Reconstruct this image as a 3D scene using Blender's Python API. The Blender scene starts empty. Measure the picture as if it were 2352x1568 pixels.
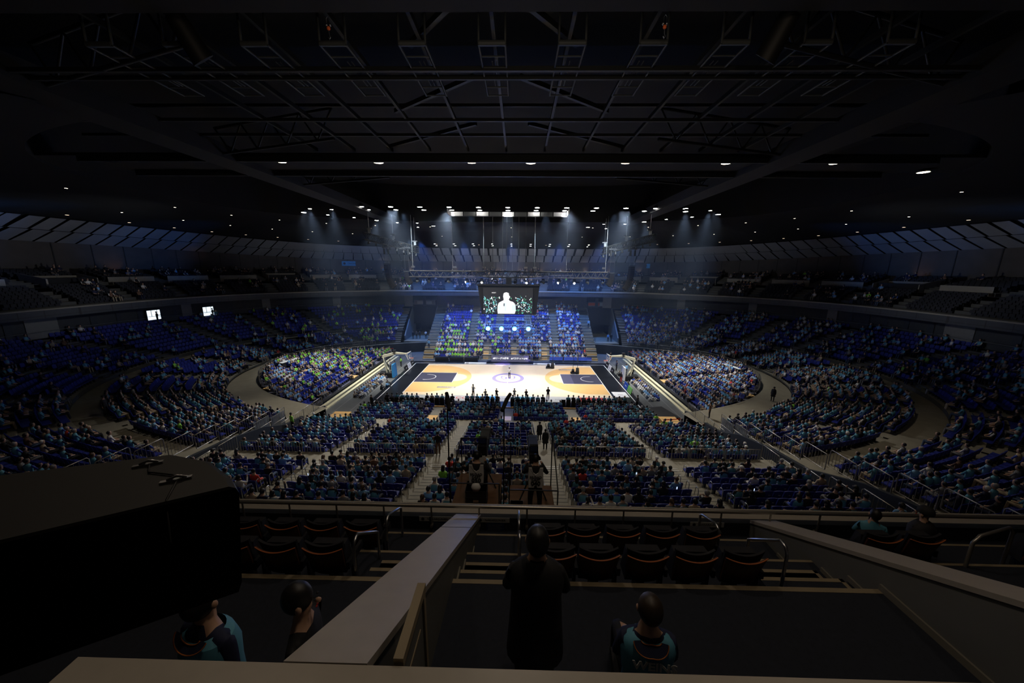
import bpy, math, random
import numpy as np
from mathutils import Vector, Matrix
HAZE = .0028
random.seed(7); RNG = np.random.RandomState(11)
SC = bpy.context.scene
COL = SC.collection

# ------------------------------------------------------------------ camera
CAMP = Vector((1.513, -51.417, 16.613)); YAW, PITCH, ROLL = 0.01845, 0.20719, 0.00826; FPX = 802.81
def cam_axes():
    cy, sy = math.cos(YAW), math.sin(YAW)
    fw = Vector((-sy*math.cos(PITCH), cy*math.cos(PITCH), -math.sin(PITCH)))
    r = Vector((cy, sy, 0)); u = r.cross(fw)
    c, s = math.cos(ROLL), math.sin(ROLL)
    return c*r+s*u, -s*r+c*u, fw
CR, CU, CF = cam_axes()
cam = bpy.data.cameras.new('camera'); camo = bpy.data.objects.new('camera', cam); COL.objects.link(camo)
cam.sensor_width = 36; cam.lens = FPX/2352*36; cam.clip_start = 0.05; cam.clip_end = 400
M = Matrix(((CR.x, CU.x, -CF.x, CAMP.x), (CR.y, CU.y, -CF.y, CAMP.y), (CR.z, CU.z, -CF.z, CAMP.z), (0, 0, 0, 1)))
camo.matrix_world = M
SC.camera = camo
def proj(p):
    d = Vector(p)-CAMP; z = d.dot(CF)
    if z < .05: return (-9999, -9999, z)
    return (1176+FPX*d.dot(CR)/z, 784-FPX*d.dot(CU)/z, z)

# ------------------------------------------------------------------ world, view, lights
w = bpy.data.worlds.new('world'); SC.world = w; w.use_nodes = True
bg = w.node_tree.nodes['Background']; bg.inputs[0].default_value = (.5, .6, .9, 1); bg.inputs[1].default_value = 0.0
SC.view_settings.view_transform = 'Standard'; SC.view_settings.look = 'None'
SC.view_settings.exposure = 0.0; SC.view_settings.gamma = 1; SC.view_settings.use_curve_mapping = False
cy_ = SC.cycles
cy_.max_bounces = 5; cy_.diffuse_bounces = 2; cy_.glossy_bounces = 2; cy_.transmission_bounces = 2
cy_.volume_bounces = 0; cy_.transparent_max_bounces = 6
cy_.caustics_reflective = False; cy_.caustics_refractive = False
cy_.use_denoising = True; cy_.use_adaptive_sampling = True; cy_.adaptive_threshold = 0.02
cy_.sample_clamp_indirect = 3; cy_.use_light_tree = True
def spot(name, loc, target, power, color, angle, blend=.6, size=.25):
    l = bpy.data.lights.new(name, 'SPOT'); l.energy = power; l.color = color
    l.spot_size = math.radians(angle); l.spot_blend = blend; l.shadow_soft_size = size
    o = bpy.data.objects.new(name, l); COL.objects.link(o); o.location = loc
    o.rotation_euler = (Vector(target)-Vector(loc)).to_track_quat('-Z', 'Y').to_euler()
    return o
def point(name, loc, power, color, size=.1):
    l = bpy.data.lights.new(name, 'POINT'); l.energy = power; l.color = color; l.shadow_soft_size = size
    o = bpy.data.objects.new(name, l); COL.objects.link(o); o.location = loc; return o
WHITE = (1, .97, .93); WARM = (1, .78, .55); BLUE = (.08, .22, 1); COOL = (.75, .87, 1)
# court floodlights, in the two bright lamp rows of the roof
for x in (-15, -7.5, 0, 7.5, 15):
    spot('court_spot', (x, -5.3, 23.7), (x*.66, 1, 0), 21000, WHITE, 66, .8)
    spot('court_spot', (x, 25, 22.2), (x*.8, 7, 0), 8000, WHITE, 70, .8)
spot('centre_spot', (-7.5, -3, 23.7), (-1, 0, 0), 4500, (1, .98, 1), 26, .9)
spot('centre_spot', (7.5, -3, 23.7), (1, 0, 0), 4500, (1, .98, 1), 26, .9)
for s in (-1, 1):      # side floodlights over the retractable side stands
    for sx, sy in ((22, -5.4), (27.2, -3), (24.6, -6), (20.5, 4.6)): spot('side_spot', (s*sx, sy, 23.4), (s*(25+.2*(sx-24)), 1+.3*sy, 1), 8500, (.92, .96, 1), 60, 1)
    spot('side_spot', (s*20, 20, 22.0), (s*26, 12, 2), 4500, COOL, 90, 1)
    spot('outer_spot', (s*25, -6, 23.5), (s*35, -7, 2), 3800, (1, .97, .93), 52, 1)
    spot('near_spot', (s*7.5, -5.3, 23.7), (s*8, -23, 2), 20000, WHITE, 56, .9)
    spot('near_spot', (s*14, -5.3, 23.7), (s*19, -20, 2), 12000, WHITE, 60, .9)
for x in (-14, -5, 5, 14):    # far stand wash
    spot('far_wash', (x, -3, 23.7), (x*1.1, 16, 3), 11000, COOL, 46, .9)
for x in (-15.8, -2, 9, 23.6):   # warm lamps of the front soffit
    spot('soffit_spot', (x, -24.4, 23.7), (x*1.05, -28, 2), 1400, (1, .86, .68), 100, .9)
for x in (-3.1, -1, 1, 3.1):
    spot('blue_spot', (x*.98, .6, 7.7), (x*3, 18, 3.5), 24000, BLUE, 70, .9, .1)
spot('blue_beam', (-2.35, -.5, 15.1), (-9.5, -2.5, 15.65), 90000, (.05, .25, 1), 10, .5, .05)
spot('blue_beam', (2.5, -.5, 15.1), (9.7, -2.5, 15.65), 90000, (.05, .25, 1), 10, .5, .05)
spot('blue_beam', (9.6, .3, 14.8), (6.5, 5, 8), 50000, (.25, .15, 1), 6, .5, .05)
spot('blue_beam', (-11.8, .3, 14.8), (-5.5, 5, 6), 110000, (.25, .15, 1), 7, .5, .05)
for x in (-17, -9, 0, 9, 17): spot('haze_fill', (x, 16, 21.3), (x*.9, 20, 6), 14000, (.08, .26, 1), 95, 1, .3)  # unseen spots added to spread blue through the haze
for x, y, tx, ty in ((-8, 6, -12, 27), (8, 6, 10, 28), (-20, 5, -30, 22), (20, 5, 24, 25), (-30, 0, -52, 4), (30, 0, 52, 2), (-33, -8, -54, -14), (33, -8, 54, -14)):
    spot('blue_wash', (x, y, 17), (tx, ty, 20), 4200, (.08, .3, 1), 36, 1, .3)
for x, y, tx, ty in ((0, 4, 0, 30), (-22, 0, -36, 20), (22, 0, 36, 20), (-30, -10, -58, -10), (30, -10, 58, -10)):
    spot('pale_fill', (x, y, 15), (tx, ty, 20), 9000 if x == 0 else 2200, (.9, .93, 1), 90 if x == 0 else 70, 1, .3)  # unseen fills added in place of court bounce on the lattice
# warm unseen fill lights added over the upper tier where the camera stands
for x in (-3.06, -1.04, .93, 3.0): point('blue_glow', (x, .1, 7.6), 500, (.12, .3, 1), .15)
point('house_fill', (2.6, -48.9, 21.5), 170, (1, .80, .60), .3)
point('house_fill', (1.5, -44.6, 21), 130, (1, .86, .70), .3)  # added to brighten the parapet ledge, no fixture above it
point('house_fill', (7.5, -46.2, 21.5), 80, (1, .80, .60), .3)
point('house_fill', (-3.5, -46.2, 21.5), 60, (1, .80, .60), .3)

# ------------------------------------------------------------------ materials
MATS = {}
def mat(name, col, rough=.7, metal=0., emit=None, estr=0., vary=0., vscale=3., spec=.5, sample=True):
    if name in MATS: return MATS[name]
    m = bpy.data.materials.new(name); m.use_nodes = True; nt = m.node_tree
    b = nt.nodes['Principled BSDF']; c = (*col, 1)
    b.inputs['Base Color'].default_value = c; b.inputs['Roughness'].default_value = rough
    b.inputs['Metallic'].default_value = metal; b.inputs['Specular IOR Level'].default_value = spec
    if emit:
        b.inputs['Emission Color'].default_value = (*emit, 1); b.inputs['Emission Strength'].default_value = estr
        m.cycles.emission_sampling = 'AUTO' if sample else 'NONE'
    if vary:
        tc = nt.nodes.new('ShaderNodeTexCoord'); nz = nt.nodes.new('ShaderNodeTexNoise'); nz.inputs['Scale'].default_value = vscale
        nz.inputs['Detail'].default_value = 4
        mx = nt.nodes.new('ShaderNodeMixRGB'); mx.blend_type = 'MULTIPLY'; mx.inputs[1].default_value = c
        cr = nt.nodes.new('ShaderNodeValToRGB'); cr.color_ramp.elements[0].position = .3; cr.color_ramp.elements[1].position = .7
        cr.color_ramp.elements[0].color = (1-vary,)*3+(1,); cr.color_ramp.elements[1].color = (1, 1, 1, 1)
        nt.links.new(tc.outputs['Object'], nz.inputs['Vector']); nt.links.new(nz.outputs['Fac'], cr.inputs[0])
        mx.inputs[0].default_value = 1; nt.links.new(cr.outputs[0], mx.inputs[2]); nt.links.new(mx.outputs[0], b.inputs['Base Color'])
    MATS[name] = m; return m
def wood(name, c1, c2, sx=1., sy=8., rough=.35):
    m = bpy.data.materials.new(name); m.use_nodes = True; nt = m.node_tree; b = nt.nodes['Principled BSDF']
    tc = nt.nodes.new('ShaderNodeTexCoord'); mp = nt.nodes.new('ShaderNodeMapping'); mp.inputs['Scale'].default_value = (sx, sy, 1)
    br = nt.nodes.new('ShaderNodeTexBrick'); br.inputs['Color1'].default_value = (*c1, 1); br.inputs['Color2'].default_value = (*c2, 1)
    br.inputs['Mortar'].default_value = (*[v*.9 for v in c2], 1); br.inputs['Scale'].default_value = 1; br.inputs['Mortar Size'].default_value = .004
    nt.links.new(tc.outputs['Object'], mp.inputs[0]); nt.links.new(mp.outputs[0], br.inputs['Vector'])
    nt.links.new(br.outputs['Color'], b.inputs['Base Color']); b.inputs['Roughness'].default_value = rough
    MATS[name] = m; return m
wood('maple', (.84, .69, .47), (.79, .63, .41), .5, 6)
wood('amber_wood', (.80, .50, .20), (.76, .46, .17), .5, 6)
wood('plywood', (.20, .10, .035), (.16, .075, .025), .8, 2, .6)
mat('line_white', (.85, .85, .85), .5); mat('key_grey', (.055, .055, .09), .4, vary=.15)
mat('apron_black', (.012, .014, .018), .28, vary=.3, vscale=.6); mat('floor_grey', (.125, .13, .125), .55, vary=.3, vscale=.5)
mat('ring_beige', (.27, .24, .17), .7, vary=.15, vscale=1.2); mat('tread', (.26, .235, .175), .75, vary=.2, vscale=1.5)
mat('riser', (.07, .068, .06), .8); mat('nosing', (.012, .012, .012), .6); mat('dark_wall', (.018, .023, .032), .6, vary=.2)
mat('slab_black', (.006, .006, .007), .8); mat('side_deck', (.13, .125, .17), .7, vary=.15)
mat('bench_cream', (.80, .72, .46), .5, vary=.12); mat('fascia', (.035, .04, .047), .55, vary=.2); mat('wall_panel', (.030, .034, .038), .7, vary=.15)
mat('upper_wall', (.085, .075, .068), .8, vary=.2, vscale=.8); mat('array_black', (.006, .006, .008), .85, spec=.12); mat('upper_tread', (.22, .19, .155), .8, vary=.2)
mat('parapet_beige', (.26, .235, .19), .7, vary=.1)
mat('lattice', (.28, .29, .31), .6, vary=.2, vscale=.25); mat('ceiling', (.008, .009, .010), .9, vary=.3, vscale=.2)
mat('steel_grey', (.20, .21, .21), .5, .2); mat('dark_steel', (.035, .038, .038), .5, .3); mat('cradle', (.07, .075, .075), .6); mat('girder', (.012, .013, .013), .7); mat('lens_blue', (.05, .08, .22), .3); mat('skirt', (.20, .185, .15), .7); mat('hair_dark', (.03, .018, .010), .5); mat('roof_steel', (.022, .024, .024), .6, .2)
mat('chrome', (.55, .55, .56), .28, 1); mat('rail_metal', (.42, .39, .34), .35, .85); mat('black', (.005, .005, .006), .6); mat('piping', (.40, .12, .02), .6); mat('soft_black', (.012, .012, .012), .8)
mat('seat_blue', (.010, .020, .22), .6); mat('seat_wood', (.09, .028, .012), .45); mat('seat_rim', (.50, .14, .04), .4); mat('seat_dark', (.01, .01, .014), .8)
mat('case_black', (.0065, .0062, .0058), .55)
mat('carpet', (.016, .02, .032), .95, vary=.25, vscale=20); mat('step_edge', (.30, .24, .15), .6, vary=.15)
mat('ledge', (.42, .38, .32), .38, vary=.08, vscale=6); mat('ledge_side', (.17, .17, .155), .6, vary=.1)
mat('skin', (.50, .30, .20), .55); mat('hair_black', (.008, .007, .007), .5); mat('hair_brown', (.09, .05, .025), .5); mat('hair_grey', (.25, .24, .23), .6)
mat('teal', (.10, .32, .43), .65); mat('sky_blue', (.20, .42, .68), .65); mat('royal', (.04, .09, .42), .65); mat('white_cloth', (.68, .66, .62), .7)
mat('black_cloth', (.012, .012, .014), .8); mat('lime', (.28, .70, .06), .6); mat('grey_cloth', (.20, .20, .21), .8); mat('beige_cloth', (.42, .33, .22), .8)
mat('red_cloth', (.62, .05, .03), .7); mat('brown_cloth', (.14, .07, .04), .8); mat('navy', (.012, .016, .05), .8); mat('yellow_cloth', (.6, .42, .06), .7)
mat('jeans', (.05, .08, .15), .8); mat('orange', (.85, .16, .04), .5); mat('blue_pad', (.05, .30, .62), .5); mat('cream_metal', (.72, .68, .50), .45)
mat('glass_clear', (.75, .78, .82), .1); mat('paper', (.75, .74, .70), .7); mat('green_ad', (.22, .62, .12), .5); mat('blue_ad', (.02, .07, .40), .5)
mat('pale_grey', (.42, .42, .40), .6); mat('decal_ring', (.30, .25, .50), .45); mat('red_ink', (.55, .06, .05), .6); mat('sign_blue', (.02, .035, .10), .5)
mat('lamp_white', (1, 1, 1), .5, emit=(1, .97, .92), estr=30, sample=False); mat('lamp_warm', (1, 1, 1), .5, emit=(1, .82, .6), estr=9, sample=False)
mat('lamp_dim', (1, 1, 1), .5, emit=(1, .7, .5), estr=3, sample=False); mat('lamp_blue', (1, 1, 1), .5, emit=(.6, .78, 1), estr=6, sample=False); mat('lamp_blue_halo', (.1, .2, 1), .5, emit=(.012, .09, 1), estr=1.3, sample=False)
mat('lamp_lowglow', (1, 1, 1), .5, emit=(.8, .85, 1), estr=.25, sample=False); mat('lamp_beam', (1, 1, 1), .5, emit=(.7, .75, 1), estr=18, sample=False)
mat('lit_room', (1, 1, 1), .5, emit=(.8, .92, 1), estr=1.3, sample=False); mat('phone_screen', (.1, .1, .1), .3, emit=(.6, .75, 1), estr=1.0, sample=False)
mat('screen_dark', (.02, .02, .02), .3, emit=(.10, .095, .11), estr=.12, sample=False)
mat('screen_white', (.1, .1, .1), .3, emit=(1, 1, 1), estr=1.5, sample=False); mat('screen_cyan', (.1, .1, .1), .3, emit=(.25, .8, .95), estr=.9, sample=False)
mat('screen_pale', (.1, .1, .1), .3, emit=(.72, .9, 1), estr=1.1, sample=False)
mat('screen_green', (.1, .1, .1), .3, emit=(.1, .75, .35), estr=.8, sample=False); mat('screen_hair', (.02, .02, .02), .3, emit=(.02, .02, .02), estr=1, sample=False)
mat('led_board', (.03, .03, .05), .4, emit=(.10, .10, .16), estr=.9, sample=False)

# ------------------------------------------------------------------ mesh builder
class MB:
    def __init__(s): s.v = []; s.f = []; s.m = []; s.sm = []
    def add(s, vs, fs, mi=0, smooth=False):
        o = len(s.v); s.v.extend([tuple(v) for v in vs])
        for f in fs: s.f.append(tuple(o+i for i in f)); s.m.append(mi); s.sm.append(smooth)
        return s
    def box(s, a, b, mi=0, mt=None):
        x0, y0, z0 = a; x1, y1, z1 = b
        vs = [Vector(v) for v in ((x0,y0,z0),(x1,y0,z0),(x1,y1,z0),(x0,y1,z0),(x0,y0,z1),(x1,y0,z1),(x1,y1,z1),(x0,y1,z1))]
        if mt is not None: vs = [mt @ v for v in vs]
        return s.add(vs, [(0,3,2,1),(4,5,6,7),(0,1,5,4),(1,2,6,5),(2,3,7,6),(3,0,4,7)], mi)
    def hexa(s, p, mi=0):      # 4 bottom + 4 top points
        return s.add(p, [(0,3,2,1),(4,5,6,7),(0,1,5,4),(1,2,6,5),(2,3,7,6),(3,0,4,7)], mi)
    def quad(s, a, b, c, d, mi=0): return s.add([a, b, c, d], [(0,1,2,3)], mi)
    def tube(s, pts, r, n=8, mi=0, cap=True, smooth=True):
        pts = [Vector(p) for p in pts]; k = len(pts); rr = r if isinstance(r, (list, tuple)) else [r]*k
        vs = []; prev = None
        for i, p in enumerate(pts):
            t = (pts[min(i+1, k-1)]-pts[max(i-1, 0)]).normalized()
            if prev is None:
                u = t.orthogonal().normalized()
            else:
                u = (prev-t*prev.dot(t)); u = u.normalized() if u.length > 1e-6 else t.orthogonal().normalized()
            prev = u; v = t.cross(u)
            for j in range(n):
                a = 2*math.pi*j/n; vs.append(p+(u*math.cos(a)+v*math.sin(a))*rr[i])
        fs = [(i*n+j, i*n+(j+1) % n, (i+1)*n+(j+1) % n, (i+1)*n+j) for i in range(k-1) for j in range(n)]
        s.add(vs, fs, mi, smooth)
        if cap: s.add([vs[j] for j in range(n)], [tuple(range(n))[::-1]], mi); s.add(vs[-n:], [tuple(range(n))], mi)
        return s
    def loft(s, rings, n=10, mi=0, cap=True, smooth=True):   # rings: (cx,cy,cz,rx,ry)
        vs = []
        for (cx, cy, cz, rx, ry) in rings:
            for j in range(n):
                a = 2*math.pi*j/n; vs.append((cx+rx*math.cos(a), cy+ry*math.sin(a), cz))
        k = len(rings)
        fs = [(i*n+j, i*n+(j+1) % n, (i+1)*n+(j+1) % n, (i+1)*n+j) for i in range(k-1) for j in range(n)]
        if cap: fs += [tuple(range(n))[::-1], tuple((k-1)*n+j for j in range(n))]
        return s.add(vs, fs, mi, smooth)
    def ball(s, c, rx, ry, rz, n=10, m=7, mi=0, z0=-1., z1=1., mt=None):
        vs = []
        for i in range(m+1):
            zz = z0+(z1-z0)*i/m; th = math.asin(max(-1, min(1, zz))); q = max(math.cos(th), .02)
            for j in range(n):
                a = 2*math.pi*j/n; v = Vector((c[0]+rx*q*math.cos(a), c[1]+ry*q*math.sin(a), c[2]+rz*zz))
                vs.append(mt @ v if mt is not None else v)
        fs = [(i*n+j, i*n+(j+1) % n, (i+1)*n+(j+1) % n, (i+1)*n+j) for i in range(m) for j in range(n)]
        fs += [tuple(range(n))[::-1], tuple(m*n+j for j in range(n))]
        return s.add(vs, fs, mi, True)
    def disc(s, c, r, n=16, mi=0, up=1, ry=None):
        ry = ry or r
        vs = [(c[0]+r*math.cos(2*math.pi*j/n), c[1]+ry*math.sin(2*math.pi*j/n), c[2]) for j in range(n)]
        return s.add(vs, [tuple(range(n)) if up > 0 else tuple(range(n))[::-1]], mi)
    def mesh(s, name, mats):
        me = bpy.data.meshes.new(name); me.from_pydata(s.v, [], s.f)
        for m in mats: me.materials.append(MATS[m] if isinstance(m, str) else m)
        me.polygons.foreach_set('material_index', s.m); me.polygons.foreach_set('use_smooth', s.sm); me.update()
        return me
    def build(s, name, mats, parent=None, loc=None, rz=0, **tags):
        if isinstance(mats, str): mats = [mats]
        return place(name, s.mesh(name, mats), parent, loc, rz, **tags)
def place(name, me, parent=None, loc=None, rz=0, **tags):
    o = bpy.data.objects.new(name, me); COL.objects.link(o)
    if parent is not None: o.parent = parent
    if loc is not None: o.location = loc
    if rz: o.rotation_euler = (0, 0, rz)
    for k, v in tags.items():
        if v: o[{'cat': 'category'}.get(k, k)] = v
    return o
def thing(name, label, cat, loc=(0, 0, 0), rz=0, group=None):
    return place(name, None, None, loc, rz, label=label, cat=cat, group=group)
def struct(name, mb, mats, **k): return mb.build(name, mats, kind='structure', **k)
def RZ(a): return Matrix.Rotation(a, 4, 'Z')
def TR(x, y, z): return Matrix.Translation((x, y, z))
def text(body, size, loc, rot, m, parent=None, name='lettering', extrude=.004, align='CENTER', bold=0., sx=1., **tags):
    cu = bpy.data.curves.new(name, 'FONT'); cu.body = body; cu.size = size; cu.extrude = extrude; cu.align_x = align; cu.align_y = 'CENTER'; cu.offset = bold
    cu.resolution_u = 2
    o = bpy.data.objects.new(name, cu); COL.objects.link(o)
    dg = bpy.context.evaluated_depsgraph_get(); me = bpy.data.meshes.new_from_object(o.evaluated_get(dg)); bpy.data.objects.remove(o)
    me.materials.clear(); me.materials.append(MATS[m])
    q = place(name, me, parent, loc, 0, **tags); q.rotation_euler = rot; q.scale = (sx, 1, 1)
    return q
ORD = ['first','second','third','fourth','fifth','sixth','seventh','eighth','ninth','tenth','eleventh','twelfth','thirteenth','fourteenth','fifteenth','sixteenth','seventeenth','eighteenth','nineteenth','twentieth']
def ordn(i):
    if i < 20: return ORD[i]
    t = ['twenty','thirty','forty','fifty','sixty','seventy','eighty','ninety']; i += 1
    return (t[i//10-2]+('-'+ORD[i % 10-1] if i % 10 else 'th').replace('yth', 'ieth')) if i % 10 else t[i//10-2][:-1]+'ieth'

# mass merge of one template at many places, one mesh; face materials through a per-instance part map
def mass(name, V, F, parts, T, partmat, mats, smooth=True, **tags):
    """V nx3, F list of faces, parts per face; T list (x,y,z,rot,scale); partmat Ninst x nparts material indices"""
    n = len(V); N = len(T); V = np.asarray(V, float); T = np.asarray(T, float)
    c, s = np.cos(T[:, 3]), np.sin(T[:, 3]); sc = T[:, 4]
    X = (V[None, :, 0]*c[:, None]-V[None, :, 1]*s[:, None])*sc[:, None]+T[:, 0:1]
    Y = (V[None, :, 0]*s[:, None]+V[None, :, 1]*c[:, None])*sc[:, None]+T[:, 1:2]
    Z = V[None, :, 2]*sc[:, None]+T[:, 2:3]
    co = np.stack([X, Y, Z], -1).reshape(-1)
    ln = np.array([len(f) for f in F]); fl = np.concatenate([np.array(f) for f in F])
    loops = (fl[None, :]+(np.arange(N)*n)[:, None]).reshape(-1)
    starts = np.concatenate([[0], np.cumsum(np.tile(ln, N))[:-1]])
    me = bpy.data.meshes.new(name)
    me.vertices.add(n*N); me.vertices.foreach_set('co', co)
    me.loops.add(len(loops)); me.loops.foreach_set('vertex_index', loops.astype(np.int32))
    me.polygons.add(len(ln)*N); me.polygons.foreach_set('loop_start', starts.astype(np.int32)); me.polygons.foreach_set('loop_total', np.tile(ln, N).astype(np.int32))
    pm = np.asarray(partmat)[:, np.asarray(parts)].reshape(-1)
    me.polygons.foreach_set('material_index', pm.astype(np.int32)); me.polygons.foreach_set('use_smooth', np.full(len(pm), smooth))
    for m in mats: me.materials.append(MATS[m])
    me.update(calc_edges=True); me.validate()
    return place(name, me, **tags)

# ================================================================== arena floor and court
def arc_pts(cx, cy, r, a0, a1, n, ry=None):
    ry = ry or r
    return [(cx+r*math.cos(math.radians(a0+(a1-a0)*i/n)), cy+ry*math.sin(math.radians(a0+(a1-a0)*i/n))) for i in range(n+1)]
def flat(mb, pts, z, mi=0): mb.add([(x, y, z) for x, y in pts], [tuple(range(len(pts)))], mi)
def arc_band(mb, cx, cy, r, a0, a1, n, wd, z, mi=0):
    o = arc_pts(cx, cy, r, a0, a1, n); i_ = arc_pts(cx, cy, r-wd, a0, a1, n)
    for k in range(n): mb.quad((*i_[k], z), (*o[k], z), (*o[k+1], z), (*i_[k+1], z), mi)
def rect(mb, x0, y0, x1, y1, z, mi=0): mb.quad((x0, y0, z), (x1, y0, z), (x1, y1, z), (x0, y1, z), mi)
fl = MB(); fl.box((-24, -22, -.4), (24, 19.5, 0))
for x in (-20, -18.2, 18.2, 20.2): rect(fl, x, -16, x+.03, 14, .004, 1)
struct('floor', fl, ['floor_grey', 'pale_grey'])
ap = MB(); ap.box((-17.2, -12.4, 0), (17.2, 9.4, .02))
rect(ap, -16.6, -12, -16.5, 8.2, .024, 1); rect(ap, 16.5, -12, 16.6, 8.2, .024, 1); rect(ap, -16.6, 8.1, 16.6, 8.2, .024, 1)
struct('floor_court_surround', ap, ['apron_black', 'line_white'])
ct = MB(); ct.box((-14.02, -9.6, .02), (14.02, 7.55, .045), 0)
z = .048
for s in (-1, 1):
    bx = s*14; hx = s*(14-1.575); a = (90, -90) if s < 0 else (90, 270)
    # amber area inside the three-point line
    pts = [(bx, 6.6), (hx, 6.6)] if abs(hx) < 14 else []
    th = math.degrees(math.asin(6.6/6.75)); arc = arc_pts(hx, 0, 6.75, th, -th, 40) if s < 0 else arc_pts(hx, 0, 6.75, 180-th, 180+th, 40)
    poly = [(bx, 6.6)]+arc+[(bx, -6.6)]
    flat(ct, poly if s > 0 else poly[::-1], z, 1)
    # free-throw semicircle and the key
    fx = s*(14-5.8); sem = arc_pts(fx, 0, 1.85, 90, -90, 24) if s < 0 else arc_pts(fx, 0, 1.85, 90, 270, 24)
    flat(ct, sem[::-1] if s < 0 else sem, z+.003, 0)
    x0, x1 = sorted((bx, fx))
    rect(ct, x0, -2.45, x1, 2.45, z+.003, 2); rect(ct, x0, -2.37, x1, 2.37, z+.006, 3)
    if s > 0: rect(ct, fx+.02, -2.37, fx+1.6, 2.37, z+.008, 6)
    rect(ct, fx-.04, -2.45, fx+.04, 2.45, z+.01, 2)
    if s < 0: arc_band(ct, hx, 0, 1.3, 90, -90, 24, .09, z+.012, 2)
    else: arc_band(ct, hx, 0, 1.3, 90, 270, 24, .09, z+.012, 2)
    for yy in (1.26, -1.3): rect(ct, min(hx, hx+s*.4), yy, max(hx, hx+s*.4), yy+.08, z+.012, 2)
    rect(ct, bx-.05, -7.5, bx+.05, 7.5, z+.012, 2)
rect(ct, -14, 7.44, 14, 7.5, z+.01, 2); rect(ct, -.04, -7.5, .04, 7.5, z+.006, 2)
# centre circle ring and emblem
for k in range(48):
    a0, a1 = k*7.5, (k+1)*7.5
    arc_band(ct, 0, 0, 2.45, a0, a1, 1, .55, z+.004, 4)
for k in range(60): arc_band(ct, 0, 0, 2.45, k*6, k*6+1.2, 1, .06, z+.008, 5); arc_band(ct, 0, 0, 1.95, k*6, k*6+1.2, 1, .05, z+.008, 5)
flat(ct, [(0, 1.3), (-1.1, .95), (-1.1, -.1), (-.6, -.9), (0, -1.3), (.6, -.9), (1.1, -.1), (1.1, .95)], z+.007, 4)
flat(ct, [(0, 1.1), (-.9, .8), (-.9, -.1), (-.5, -.75), (0, -1.1), (.5, -.75), (.9, -.1), (.9, .8)], z+.009, 0)
for x in (-.45, .1): flat(ct, [(x, -.5), (x+.3, -.5), (x+.3, .5), (x, .5)], z+.011, 4)
struct('floor_court', ct, ['maple', 'amber_wood', 'line_white', 'key_grey', 'decal_ring', 'jeans', 'led_board'])
# advertising decals of the near side apron
nb = MB(); rect(nb, -14.02, -9.6, 14.02, -7.62, .052, 0)
for x0, x1, c in ((-3.9, -1.0, 1), (1.2, 3.6, 2), (9.5, 13.0, 3)): rect(nb, x0, -9.2, x1, -7.9, .056, c)
struct('floor_court_apron', nb, ['pale_grey', 'blue_pad', 'teal', 'red_cloth'])
def decal(body, x, y, size, m, name='court_lettering', cat='decal', label=None, z=.06, sx=1.):
    return text(body, size, (x, y, z), (0, 0, 0), m, name=name, extrude=.001, sx=sx, label=label, cat=cat)
decal('COM', -5.3, -8.6, 1.1, 'red_ink', label='red COM lettering on the pale apron near the front chairs')
decal('COSMOS', .0, -8.6, .62, 'grey_cloth', label='small dark lettering beside the teal panel on the apron')
decal('nonpi', 7.1, -8.7, .7, 'grey_cloth', label='thin grey lettering on the right part of the pale apron')
for (x, y, nm) in ((-8.6, -4.55, 'near side of the left half'), (9.6, 4.9, 'far side of the right half')):
    pl = MB(); pl.box((x-1.3, y-.26, .054), (x+1.3, y+.26, .058), 0); pl.box((x-1.15, y-.17, .058), (x+.6, y+.17, .060), 1); pl.box((x+.7, y-.17, .058), (x+1.15, y+.17, .060), 1)
    o = pl.build('court_sticker', ['grey_cloth', 'pale_grey'], label='white and grey logo sticker on the amber wood, '+nm, cat='sticker')
    text('B.LEAGUE', .34, (x-.3, y, .064), (0, 0, 0), 'navy', o, 'lettering', .001, sx=1.1)
# white rectangle board lying on the black apron
wb = MB(); wb.box((-.95, -1.0, 0), (.95, 1.0, .06))
o = wb.build('floor_board', 'line_white', None, (15.3, -6.6, .02), label='white square sponsor mat on the black floor by the right baseline', cat='mat')
text('iiyo', .5, (0, 0, .062), (0, 0, 0), 'grey_cloth', o, 'lettering', .001)

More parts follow.
